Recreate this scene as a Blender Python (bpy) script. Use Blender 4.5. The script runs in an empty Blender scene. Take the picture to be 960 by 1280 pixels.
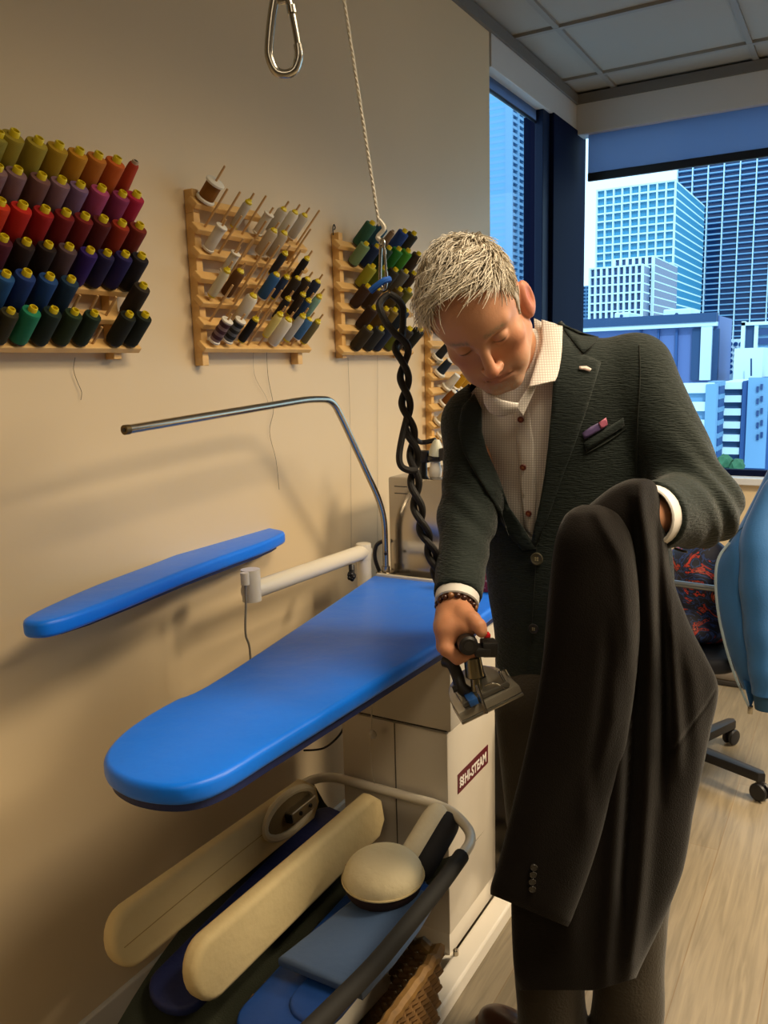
import bpy, bmesh, math, random
import numpy as np
from mathutils import Vector, Matrix, geometry
from mathutils.bvhtree import BVHTree
random.seed(7); RNG = np.random.default_rng(7)
SC = bpy.context.scene
COL = SC.collection
PI = math.pi

# ---------- camera of the photograph (world: left wall x=0, y runs along it towards the windows, floor z=0)
FPX = 1030.0
CAM = np.array([1.372, 0.0, 1.45])
_y, _p, _r = math.radians(30.455), math.radians(9.867), math.radians(-1.57)
CF = np.array([-math.sin(_y)*math.cos(_p), math.cos(_y)*math.cos(_p), -math.sin(_p)])
_r0 = np.array([math.cos(_y), math.sin(_y), 0.0]); _u0 = np.cross(_r0, CF)
CR = _r0*math.cos(_r) + _u0*math.sin(_r); CU = -_r0*math.sin(_r) + _u0*math.cos(_r)
def ray(x, y): return CR*(x-480)/FPX - CU*(y-640)/FPX + CF
def P(x, y, d): return CAM + ray(x, y)*d                      # measured photo point at a distance
def PL(x, y, ax, v):                                          # measured photo point on a plane of the room
    d = ray(x, y); return CAM + d*((v-CAM[ax])/d[ax])
def proj(p):
    d = np.asarray(p)-CAM; k = d@CF
    return np.stack([480+FPX*(d@CR)/k, 640-FPX*(d@CU)/k], -1)

# ---------- materials
MATS = {}
def srgb(c):
    if isinstance(c, str):
        c = c.lstrip('#'); c = [int(c[i:i+2], 16)/255 for i in (0, 2, 4)]
    return tuple((v/12.92 if v <= .04045 else ((v+.055)/1.055)**2.4) for v in c[:3])
def mat(name, col, rough=.5, metal=0., spec=.5, bump=None, noise=None, obcol=False, coat=0., sheen=0., sub=0., trans=0., alpha=1.):
    """bump=(scale,strength,stretch xyz) ; noise=(scale, amount) small wear variation of the colour"""
    if name in MATS: return MATS[name]
    m = bpy.data.materials.new(name); m.use_nodes = True
    nt = m.node_tree; b = nt.nodes['Principled BSDF']; N = nt.nodes.new; Lk = nt.links.new
    c = srgb(col) if isinstance(col, str) else tuple(col)
    b.inputs['Base Color'].default_value = (*c, 1); b.inputs['Roughness'].default_value = rough
    b.inputs['Metallic'].default_value = metal; b.inputs['Specular IOR Level'].default_value = spec
    if coat: b.inputs['Coat Weight'].default_value = coat; b.inputs['Coat Roughness'].default_value = .12
    if sheen: b.inputs['Sheen Weight'].default_value = sheen; b.inputs['Sheen Roughness'].default_value = .4
    if sub: b.inputs['Subsurface Weight'].default_value = sub; b.inputs['Subsurface Radius'].default_value = (.9, .35, .2); b.inputs['Subsurface Scale'].default_value = .006
    if trans: b.inputs['Transmission Weight'].default_value = trans
    if alpha < 1: b.inputs['Alpha'].default_value = alpha
    tc = N('ShaderNodeTexCoord')
    src = None
    if obcol:
        oi = N('ShaderNodeObjectInfo'); src = oi.outputs['Color']
    if noise:
        n = N('ShaderNodeTexNoise'); n.inputs['Scale'].default_value = noise[0]; n.inputs['Detail'].default_value = 4
        Lk(tc.outputs['Object'], n.inputs['Vector'])
        mx = N('ShaderNodeMix'); mx.data_type = 'RGBA'; mx.blend_type = 'MULTIPLY'; mx.inputs[0].default_value = 1
        mr = N('ShaderNodeMapRange'); mr.inputs[1].default_value = .3; mr.inputs[2].default_value = .7
        mr.inputs[3].default_value = 1-noise[1]; mr.inputs[4].default_value = 1+noise[1]*.4
        Lk(n.outputs['Fac'], mr.inputs[0]); Lk(mr.outputs[0], mx.inputs[7])
        if src: Lk(src, mx.inputs[6])
        else: mx.inputs[6].default_value = (*c, 1)
        src = mx.outputs[2]
    if src: Lk(src, b.inputs['Base Color'])
    if bump:
        mp = N('ShaderNodeMapping'); mp.inputs['Scale'].default_value = bump[2] if len(bump) > 2 else (1, 1, 1)
        n2 = N('ShaderNodeTexNoise'); n2.inputs['Scale'].default_value = bump[0]; n2.inputs['Detail'].default_value = 3
        bp = N('ShaderNodeBump'); bp.inputs['Strength'].default_value = bump[1]; bp.inputs['Distance'].default_value = .01
        Lk(tc.outputs['Object'], mp.inputs[0]); Lk(mp.outputs[0], n2.inputs['Vector']); Lk(n2.outputs['Fac'], bp.inputs['Height']); Lk(bp.outputs[0], b.inputs['Normal'])
    MATS[name] = m; return m
def nodes(m): return m.node_tree.nodes, m.node_tree.links, m.node_tree.nodes['Principled BSDF']

# ---------- objects
def setp(o, label=None, cat=None, group=None, kind=None):
    if label: o['label'] = label
    if cat: o['category'] = cat
    if group: o['group'] = group
    if kind: o['kind'] = kind
    return o
def thing(name, label, cat, loc=(0, 0, 0), group=None):
    o = bpy.data.objects.new(name, None); COL.objects.link(o); o.location = Vector(loc); o.empty_display_size = .05
    return setp(o, label, cat, group)
def link(name, me, m=None, parent=None, smooth=True, ang=35):
    """me is in WORLD coordinates; parented objects keep them"""
    o = bpy.data.objects.new(name, me); COL.objects.link(o)
    if m is not None:
        for mm in (m if isinstance(m, (list, tuple)) else [m]): me.materials.append(mm)
    if smooth:
        me.polygons.foreach_set('use_smooth', [True]*len(me.polygons))
        if ang: me.set_sharp_from_angle(angle=math.radians(ang))
    if parent is not None:
        o.parent = parent
        w = Vector((0, 0, 0)); q = parent
        while q is not None: w += q.location; q = q.parent
        me.transform(Matrix.Translation(-w))
    return o
def rebase(o):
    """top-level mesh: put its origin at its base"""
    me = o.data; v = np.empty(len(me.vertices)*3, np.float32); me.vertices.foreach_get('co', v); v = v.reshape(-1, 3)
    c = Vector((float((v[:, 0].min()+v[:, 0].max())/2), float((v[:, 1].min()+v[:, 1].max())/2), float(v[:, 2].min())))
    me.transform(Matrix.Translation(-c)); o.location = c; return o
def bm_obj(name, bm, m=None, parent=None, smooth=True, ang=35):
    me = bpy.data.meshes.new(name); bmesh.ops.recalc_face_normals(bm, faces=bm.faces); bm.to_mesh(me); bm.free()
    return link(name, me, m, parent, smooth, ang)
def struct(name, bm, m, smooth=False):
    o = bm_obj(name, bm, m, None, smooth); o['kind'] = 'structure'; return o
def frame(z, up=(0, 0, 1)):
    z = Vector(z).normalized(); x = Vector(up).cross(z)
    if x.length < 1e-4: x = Vector((1, 0, 0)).cross(z)
    x.normalize(); y = z.cross(x); return Matrix((x, y, z)).transposed()
def box(bm, lo, hi, bev=0., M=None, mi=0):
    lo = Vector(lo); hi = Vector(hi); c = (lo+hi)/2; s = hi-lo
    t = bmesh.new(); bmesh.ops.create_cube(t, size=1)
    for v in t.verts: v.co = Vector((v.co.x*s.x, v.co.y*s.y, v.co.z*s.z))
    if bev: bmesh.ops.bevel(t, geom=t.edges[:]+t.verts[:], offset=bev, segments=2, affect='EDGES', profile=.5)
    for v in t.verts:
        v.co = v.co + c
        if M is not None: v.co = M @ v.co
    for f in t.faces: f.material_index = mi
    merge(bm, t)
def merge(bm, t):
    mp = {v: bm.verts.new(v.co) for v in t.verts}
    for f in t.faces:
        try: g = bm.faces.new([mp[v] for v in f.verts]); g.material_index = f.material_index
        except ValueError: pass
    t.free()
def lathe(bm, prof, M=None, n=24, caps=True, mi=0):
    """prof: list of (radius, height) around local z; M 4x4"""
    rings = []
    for r, h in prof:
        ring = []
        for i in range(n):
            a = 2*PI*i/n; co = Vector((r*math.cos(a), r*math.sin(a), h)); ring.append(bm.verts.new(M @ co if M is not None else co))
        rings.append(ring)
    for a, b in zip(rings, rings[1:]):
        for i in range(n): bm.faces.new((a[i], a[(i+1) % n], b[(i+1) % n], b[i])).material_index = mi
    if caps:
        bm.faces.new(rings[0][::-1]).material_index = mi; bm.faces.new(rings[-1]).material_index = mi
def at(o, z, up=(0, 0, 1)):
    M = frame(z, up).to_4x4(); M.translation = Vector(o); return M
def cyl(bm, a, b, r, r2=None, n=16, bev=0.):
    a = Vector(a); b = Vector(b); L = (b-a).length; r2 = r if r2 is None else r2
    pr = [(r, 0), (r2, L)] if not bev else [(r-bev, 0), (r, bev), (r2, L-bev), (r2-bev, L)]
    lathe(bm, pr, at(a, b-a), n)
def smooth_path(pts, n=8):
    pts = [Vector(p) for p in pts]; out = []
    for i in range(len(pts)-1):
        p0 = pts[max(i-1, 0)]; p1 = pts[i]; p2 = pts[i+1]; p3 = pts[min(i+2, len(pts)-1)]
        for k in range(n):
            t = k/n; out.append(.5*((2*p1)+(p2-p0)*t+(2*p0-5*p1+4*p2-p3)*t*t+(3*p1-p0-3*p2+p3)*t**3))
    out.append(pts[-1]); return out
def tube(bm, pts, r, n=12, caps=True, radii=None, sq=None):
    """parallel-transport tube; sq=(a,b) elliptical radii"""
    pts = [Vector(p) for p in pts]
    t0 = (pts[1]-pts[0]).normalized(); x = t0.orthogonal().normalized(); rings = []
    for i, p in enumerate(pts):
        t = (pts[min(i+1, len(pts)-1)]-pts[max(i-1, 0)])
        if t.length < 1e-9: t = t0
        t.normalize(); x = (x - t*x.dot(t)); x.normalize(); y = t.cross(x)
        rr = radii[i] if radii is not None else r
        rings.append([bm.verts.new(p+(x*math.cos(2*PI*k/n)+y*math.sin(2*PI*k/n))*rr) for k in range(n)])
    for a, b in zip(rings, rings[1:]):
        for k in range(n): bm.faces.new((a[k], a[(k+1) % n], b[(k+1) % n], b[k]))
    if caps: bm.faces.new(rings[0][::-1]); bm.faces.new(rings[-1])
def fillet(pts, r=.03, n=6):
    pts = [Vector(p) for p in pts]; out = [pts[0]]
    for i in range(1, len(pts)-1):
        a = (pts[i-1]-pts[i]); b = (pts[i+1]-pts[i]); k = min(r, a.length*.49, b.length*.49)
        p0 = pts[i]+a.normalized()*k; p2 = pts[i]+b.normalized()*k
        for j in range(n+1):
            t = j/n; out.append(p0*(1-t)**2+pts[i]*2*t*(1-t)+p2*t*t)
    out.append(pts[-1]); return out
def prism(bm, outline, z0, z1, M=None, bev=0., seg=2, mi=0):
    """outline: list of (x,y); extruded z0..z1"""
    t = bmesh.new(); vs = [t.verts.new((x, y, z0)) for x, y in outline]; f = t.faces.new(vs)
    r = bmesh.ops.extrude_face_region(t, geom=[f]); up = [g for g in r['geom'] if isinstance(g, bmesh.types.BMVert)]
    for v in up: v.co.z = z1
    bmesh.ops.recalc_face_normals(t, faces=t.faces)
    if bev:
        ed = [e for e in t.edges if abs(e.verts[0].co.z-e.verts[1].co.z) < 1e-7]
        bmesh.ops.bevel(t, geom=ed, offset=bev, segments=seg, affect='EDGES', profile=.5, clamp_overlap=True)
    if M is not None:
        for v in t.verts: v.co = M @ v.co
    for f in t.faces: f.material_index = mi
    merge(bm, t)
def np_mesh(name, V, Fq):
    me = bpy.data.meshes.new(name); V = np.asarray(V, np.float32); Fq = np.asarray(Fq, np.int32)
    k = Fq.shape[1]; me.vertices.add(len(V)); me.vertices.foreach_set('co', V.ravel())
    me.loops.add(Fq.size); me.loops.foreach_set('vertex_index', Fq.ravel()); me.polygons.add(len(Fq))
    me.polygons.foreach_set('loop_start', np.arange(0, Fq.size, k, dtype=np.int32)); me.update(calc_edges=True); me.validate(); return me

# ---------- signed distance modelling (organic forms) : sparse surface nets
def smin(a, b, k):
    h = np.clip(.5+.5*(b-a)/k, 0, 1); return b*(1-h)+a*h-k*h*(1-h)
def smax(a, b, k): return -smin(-a, -b, k)
def s_ell(p, c, r, R=None):
    q = p-np.asarray(c)
    if R is not None: q = q @ R
    r = np.asarray(r); k0 = np.linalg.norm(q/r, axis=1); k1 = np.linalg.norm(q/(r*r), axis=1)
    return np.where(k1 < 1e-9, -r.min(), k0*(k0-1)/np.maximum(k1, 1e-9))
def s_cone(p, a, b, ra, rb):
    a = np.asarray(a); b = np.asarray(b); ba = b-a; t = np.clip(((p-a)@ba)/(ba@ba), 0, 1)
    return np.linalg.norm(p-a-t[:, None]*ba, axis=1)-(ra+(rb-ra)*t)
def s_chain(p, pts, rad, k=.02):
    d = None
    for i in range(len(pts)-1):
        e = s_cone(p, pts[i], pts[i+1], rad[i], rad[i+1]); d = e if d is None else smin(d, e, k)
    return d
def sdf_mesh(f, lo, hi, h, B=8, slack=1.7):
    lo = np.asarray(lo, float); nb = np.ceil((np.asarray(hi)-lo)/(h*B)).astype(int)
    I = np.stack(np.meshgrid(*[np.arange(n) for n in nb], indexing='ij'), -1).reshape(-1, 3)
    cd = f(lo+(I+.5)*h*B); I = I[np.abs(cd) < h*B*.87*slack]
    g = np.stack(np.meshgrid(*[np.arange(B+1)]*3, indexing='ij'), -1).reshape(-1, 3)
    S = []
    for s in range(0, len(I), 400):
        pts = lo+((I[s:s+400, None, :]*B+g[None])*h); S.append(f(pts.reshape(-1, 3)).reshape(-1, B+1, B+1, B+1))
    S = np.concatenate(S); keep = (S.min((1, 2, 3)) < 0) & (S.max((1, 2, 3)) >= 0); S = S[keep]; I = I[keep]
    dim = nb*B+2
    def key(c): return (c[..., 0]+1)*(dim[1]+1)*(dim[2]+1)+(c[..., 1]+1)*(dim[2]+1)+c[..., 2]+1
    neg = S < 0
    acc = np.zeros(S.shape[:1]+(B, B, B, 3)); cnt = np.zeros(S.shape[:1]+(B, B, B))
    sl = lambda o: slice(o, B+o)
    for ax in range(3):
        o = [(a, b) for a in (0, 1) for b in (0, 1)]
        for a, b in o:
            c0 = [0, 0, 0]; oth = [i for i in range(3) if i != ax]; c0[oth[0]] = a; c0[oth[1]] = b; c1 = list(c0); c1[ax] = 1
            v0 = S[:, sl(c0[0]), sl(c0[1]), sl(c0[2])]; v1 = S[:, sl(c1[0]), sl(c1[1]), sl(c1[2])]
            cr = (v0 < 0) != (v1 < 0); t = np.where(cr, v0/np.where(cr, v0-v1, 1), 0)
            for d in range(3): acc[..., d] += np.where(cr, (t if d == ax else c0[d]), 0)
            cnt += cr
    L = np.stack(np.meshgrid(*[np.arange(B)]*3, indexing='ij'), -1)
    G = I[:, None, None, None, :]*B+L[None]
    on = cnt > 0; V = lo+(G[on]+acc[on]/cnt[on][:, None])*h; K = key(G[on]); od = np.argsort(K); K = K[od]; V = V[od]
    Fs = []
    for ax in range(3):
        c1 = [0, 0, 0]; c1[ax] = 1
        a = neg[:, :B, :B, :B]; b = neg[:, sl(c1[0]), sl(c1[1]), sl(c1[2])]; cr = a != b
        if not cr.any(): continue
        g0 = G[cr]; flip = a[cr]; u = (ax+1) % 3; w = (ax+2) % 3; q = []
        for du, dw in ((-1, -1), (0, -1), (0, 0), (-1, 0)):
            c = g0.copy(); c[:, u] += du; c[:, w] += dw; q.append(key(c))
        q = np.stack(q, 1); ix = np.searchsorted(K, q); ix = np.minimum(ix, len(K)-1); ok = (K[ix] == q).all(1)
        ix = ix[ok]; fl = flip[ok]; ix[~fl] = ix[~fl][:, ::-1]; Fs.append(ix)
    return V, np.concatenate(Fs)
def sdf_obj(name, f, lo, hi, h, m, parent=None, slack=1.7, fn=None):
    V, Fq = sdf_mesh(f, lo, hi, h, slack=slack)
    if fn: V = fn(V)
    return link(name, np_mesh(name, V, Fq), m, parent, True, None)
def vnoise(p, s, seed=0):
    """smooth value noise on numpy points"""
    q = np.asarray(p)*s; i = np.floor(q).astype(np.int64); t = q-i; t = t*t*(3-2*t); out = 0
    for dx in (0, 1):
        for dy in (0, 1):
            for dz in (0, 1):
                n = (i[:, 0]+dx)*73856093 ^ (i[:, 1]+dy)*19349663 ^ (i[:, 2]+dz)*83492791 ^ (seed*2654435)
                n = (n*1103515245+12345) & 0x7fffffff; n = (n >> 8) & 0xffff
                w = (t[:, 0] if dx else 1-t[:, 0])*(t[:, 1] if dy else 1-t[:, 1])*(t[:, 2] if dz else 1-t[:, 2]); out = out+w*(n/65535.)
    return out
def inpoly(xy, poly):
    x, y = xy[:, 0], xy[:, 1]; r = np.zeros(len(x), bool); n = len(poly)
    for i in range(n):
        x1, y1 = poly[i]; x2, y2 = poly[(i+1) % n]
        c = ((y1 > y) != (y2 > y)) & (x < (x2-x1)*(y-y1)/((y2-y1) if y2 != y1 else 1e-9)+x1); r ^= c
    return r
def curve2(pts, n=6):
    return [(v.x, v.y) for v in smooth_path([(a, b, 0) for a, b in pts], n)]
# ================= the room =================
CEIL = 2.78; YW = 4.36; XR = 4.2; YB = -2.2; ZS = .875; YE = 3.245
wall2 = mat('wall_low_bounce', '#6f675c', .7)  # unseen right and back walls, darkened to cut bounce light
wallm = mat('wall_paint', '#d9c4a0', .55, bump=(900, .06), noise=(1.3, .04))
bm = bmesh.new(); box(bm, (-.14, YB, 0), (0, YE, CEIL+.05)); struct('wall_left', bm, wallm)
bm = bmesh.new(); box(bm, (-.14, YE, 0), (0, YW+.14, ZS-.03)); box(bm, (-.14, YE, 2.62), (-.02, YW+.14, CEIL+.05)); struct('wall_left_window', bm, wallm)
soffm = mat('soffit_paint', '#6d6b68', .7)
bm = bmesh.new(); box(bm, (0, YW, 0), (XR, YW+.14, ZS-.03)); struct('wall_far', bm, wallm)
bm = bmesh.new(); box(bm, (0, YW+.04, 2.68), (XR, YW+.14, CEIL+.05)); struct('wall_far_lintel', bm, wallm)
bm = bmesh.new(); box(bm, (XR, YB, 0), (XR+.14, YW+.14, CEIL+.05)); struct('wall_right', bm, wall2)
bm = bmesh.new(); box(bm, (-.14, YB-.14, 0), (XR+.14, YB, CEIL+.05)); struct('wall_back', bm, wall2)
# floor: vinyl planks along y
fm = mat('floor_planks', '#95897a', .38, spec=.4)
N_, L_, b_ = nodes(fm); N = N_.new
tc = N('ShaderNodeTexCoord'); mp = N('ShaderNodeMapping'); mp.inputs['Rotation'].default_value = (0, 0, PI/2)
br = N('ShaderNodeTexBrick'); br.inputs['Scale'].default_value = 1; br.inputs['Brick Width'].default_value = 1.22; br.inputs['Row Height'].default_value = .178
br.inputs['Mortar Size'].default_value = .0012; br.offset = .37; br.inputs['Color1'].default_value = (*srgb('#8e826d'), 1); br.inputs['Color2'].default_value = (*srgb('#80745f'), 1); br.inputs['Mortar'].default_value = (*srgb('#7d6a50'), 1)
mp2 = N('ShaderNodeMapping'); mp2.inputs['Scale'].default_value = (26, 1.6, 1)
no = N('ShaderNodeTexNoise'); no.inputs['Scale'].default_value = 2.2; no.inputs['Detail'].default_value = 7; no.inputs['Distortion'].default_value = 1.2
rp = N('ShaderNodeMapRange'); rp.inputs[1].default_value = .3; rp.inputs[2].default_value = .75; rp.inputs[3].default_value = .72; rp.inputs[4].default_value = 1.12
mx = N('ShaderNodeMix'); mx.data_type = 'RGBA'; mx.blend_type = 'MULTIPLY'; mx.inputs[0].default_value = 1
L_.new(tc.outputs['Object'], mp.inputs[0]); L_.new(mp.outputs[0], br.inputs['Vector']); L_.new(tc.outputs['Object'], mp2.inputs[0]); L_.new(mp2.outputs[0], no.inputs['Vector'])
L_.new(no.outputs['Fac'], rp.inputs[0]); L_.new(br.outputs['Color'], mx.inputs[6]); L_.new(rp.outputs[0], mx.inputs[7]); L_.new(mx.outputs[2], b_.inputs['Base Color'])
bm = bmesh.new(); box(bm, (-.14, YB, -.06), (XR+.14, YW+.14, 0)); struct('floor', bm, fm)
# ceiling: 2x2 grid tiles recessed between T bars
tm = mat('ceiling_tile', '#9c9a95', .9, bump=(400, .25)); gm = mat('ceiling_grid', '#8a8884', .55)
bm = bmesh.new(); box(bm, (-.14, YB-.14, CEIL+.012), (XR+.14, YW+.14, CEIL+.06)); struct('ceiling', bm, tm)
bm = bmesh.new()
for i in range(-1, 7):
    x = .193+.642*i
    if 0 < x < XR: box(bm, (x-.012, YB, CEIL), (x+.012, YW, CEIL+.02))
y = 4.125
while y > YB:
    box(bm, (0, y-.012, CEIL-.001), (XR, y+.012, CEIL+.02)); y -= .636
struct('trim_1', bm, gm)
# wall strips right under the tiles
bm = bmesh.new(); box(bm, (-.02, YE-.6, 2.735), (.016, YW, CEIL)); box(bm, (0, YW-.016, 2.735), (XR, YW+.01, CEIL)); struct('trim_2', bm, soffm)
# white blind valances
vm = mat('valance_white', '#c6c6c6', .35)
bm = bmesh.new(); box(bm, (-.1, YE+.012, 2.612), (.004, YW, 2.737), .003); struct('trim_3', bm, vm)
bm = bmesh.new(); box(bm, (.004, YW-.004, 2.592), (XR-.01, YW+.1, 2.737), .003); struct('trim_4', bm, vm)
# baseboard
bbm = mat('baseboard_white', '#d8d2c6', .4)
bm = bmesh.new(); box(bm, (0, YB, 0), (.014, YW, .095), .003); struct('baseboard_left', bm, bbm)
bm = bmesh.new(); box(bm, (.014, YW-.014, 0), (XR, YW, .095), .003); struct('baseboard_far', bm, bbm)
# dark corner column and window frames
dk = mat('window_metal', '#030d2c', .8, spec=.1)
dk2 = mat('window_metal_edge', '#081c3c', .6, spec=.25)
bm = bmesh.new(); box(bm, (-.14, 3.99, ZS-.03), (.012, YW+.14, 2.615), .004); struct('trim_5', bm, dk)
bm = bmesh.new(); box(bm, (-.05, 3.90, ZS-.03), (-.01, 3.99, 2.615), .003); struct('trim_6', bm, dk2)
sill = mat('sill_white', '#cfd2d6', .4)
bm = bmesh.new(); box(bm, (.01, YW-.03, ZS-.035), (XR, YW+.1, ZS), .004); struct('trim_7', bm, sill)
bm = bmesh.new(); box(bm, (-.1, YE, ZS-.035), (.01, 3.92, ZS), .004); struct('trim_8', bm, sill)
# glass
gl = bpy.data.materials.new('window_glass'); gl.use_nodes = True; nt = gl.node_tree; nt.nodes.clear()
o_ = nt.nodes.new('ShaderNodeOutputMaterial'); mxs = nt.nodes.new('ShaderNodeMixShader'); tr = nt.nodes.new('ShaderNodeBsdfTransparent'); gs = nt.nodes.new('ShaderNodeBsdfGlossy')
gs.inputs['Roughness'].default_value = .02; tr.inputs['Color'].default_value = (.80, .93, 1, 1); fr = nt.nodes.new('ShaderNodeFresnel'); fr.inputs['IOR'].default_value = 1.12
ge = nt.nodes.new('ShaderNodeNewGeometry'); mu = nt.nodes.new('ShaderNodeMath'); mu.operation = 'SUBTRACT'; mu.use_clamp = True; nt.links.new(fr.outputs[0], mu.inputs[0]); nt.links.new(ge.outputs['Backfacing'], mu.inputs[1]); nt.links.new(mu.outputs[0], mxs.inputs[0]); nt.links.new(tr.outputs[0], mxs.inputs[1]); nt.links.new(gs.outputs[0], mxs.inputs[2]); nt.links.new(mxs.outputs[0], o_.inputs[0])
def window(name, glo, ghi, bars):
    bm = bmesh.new(); box(bm, glo, ghi); w = struct(name, bm, gl); 
    bm = bmesh.new()
    for lo, hi in bars: box(bm, lo, hi, .002)
    f = bm_obj('window_frame', bm, dk, w, False); return w
window('window_1', (-.085, YE, ZS), (-.079, 3.92, 2.62), [((-.1, YE, ZS), (-.06, 3.92, ZS+.035)), ((-.1, YE, 2.59), (-.06, 3.92, 2.62))])
window('window_2', (.012, YW+.075, ZS), (XR, YW+.081, 2.6), [((.012, YW+.055, ZS), (XR, YW+.095, ZS+.03)), ((2.1, YW+.055, ZS), (2.16, YW+.095, 2.6))])
# roller shades
shm = bpy.data.materials.new('shade_mesh'); shm.use_nodes = True; nt = shm.node_tree; nt.nodes.clear()
o_ = nt.nodes.new('ShaderNodeOutputMaterial'); mxs = nt.nodes.new('ShaderNodeMixShader'); df = nt.nodes.new('ShaderNodeBsdfDiffuse'); tl = nt.nodes.new('ShaderNodeBsdfTranslucent'); mx2 = nt.nodes.new('ShaderNodeMixShader'); trn = nt.nodes.new('ShaderNodeBsdfTransparent')
df.inputs[0].default_value = (*srgb('#8a96aa'), 1); tl.inputs[0].default_value = (*srgb('#8c9cb8'), 1); mx2.inputs[0].default_value = .75; mxs.inputs[0].default_value = .07
nt.links.new(df.outputs[0], mx2.inputs[1]); nt.links.new(tl.outputs[0], mx2.inputs[2]); nt.links.new(mx2.outputs[0], mxs.inputs[1]); nt.links.new(trn.outputs[0], mxs.inputs[2]); nt.links.new(mxs.outputs[0], o_.inputs[0])
def shade(label, lo, hi, blo, bhi):
    c = [(lo[i]+hi[i])/2 for i in range(3)]; t = thing('roller_shade', label, 'window shade', (c[0], c[1], lo[2]))
    bm = bmesh.new(); box(bm, lo, hi); bm_obj('shade_fabric', bm, shm, t, False)
    bm = bmesh.new(); box(bm, blo, bhi, .004); bm_obj('bottom_bar', bm, mat('shade_bar', '#0b1420', .4), t, False)
shade('blue mesh roller shade with a black bottom bar across the right window', (.056, YW+.034, 2.40), (XR-.03, YW+.036, 2.66), (.056, YW+.026, 2.367), (XR-.03, YW+.046, 2.407))
shade('thin strip of pale roller shade under the valance of the left window', (-.046, YE+.015, 2.565), (-.044, 3.9, 2.68), (-.05, YE+.015, 2.553), (-.04, 3.9, 2.565))
# ================= thread racks on the left wall =================
pine = mat('pine', '#e6ba74', .55, bump=(60, .15, (1, 1, 8)), noise=(14, .16))
pinep = mat('pine_peg', '#c9a068', .5)
thm = mat('thread', '#ffffff', .75, obcol=True, spec=.3)
N_, L_, b_ = nodes(thm)
wv = N_.new('ShaderNodeTexWave'); wv.wave_type = 'BANDS'; wv.bands_direction = 'Z'; wv.inputs['Scale'].default_value = 170; wv.inputs['Distortion'].default_value = 2
bp = N_.new('ShaderNodeBump'); bp.inputs['Strength'].default_value = .35; bp.inputs['Distance'].default_value = .001
tcx = [n for n in N_ if n.type == 'TEX_COORD'][0]
L_.new(tcx.outputs['Object'], wv.inputs['Vector']); L_.new(wv.outputs['Fac'], bp.inputs['Height']); L_.new(bp.outputs[0], b_.inputs['Normal'])
ycap = mat('yellow_plastic', '#d8c21a', .35); wcap = mat('white_plastic', '#e2ddd0', .4); dhole = mat('core_hole', '#3a3012', .8)
clearm = mat('clear_sleeve', '#cfc6b4', .2, alpha=.35)
S45 = math.sqrt(.5); XP = .04
def crop(k, a, b):
    s, ox, oy = {1: (4, 0, 140), 2: (4.57, 220, 190), 3: (761/220, 400, 250), 4: (960/290, 490, 270)}[k]; return ox+a/s, oy+b/s
def solve_peg(px, zrow):
    """measured photo point of a peg or spool tip on the rail at height zrow -> (y, length along the 45 degree peg)"""
    d = ray(*px)
    # CAM + d t = (XP + L s, y, zrow + L s)
    t = ((XP-zrow)-(CAM[0]-CAM[2]))/(d[0]-d[2]); p = CAM+d*t; return p[1], (p[0]-XP)/S45
AX = Vector((S45, 0, S45))
def base_pt(y, z): return Vector((XP, y, z))
def solve_flange(px, z):
    # the height along the peg is known (69 mm): only the place along the rail is measured
    p = PL(px[0], px[1], 0, XP+.069*S45); return p[1], .069
proto = {}
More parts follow.
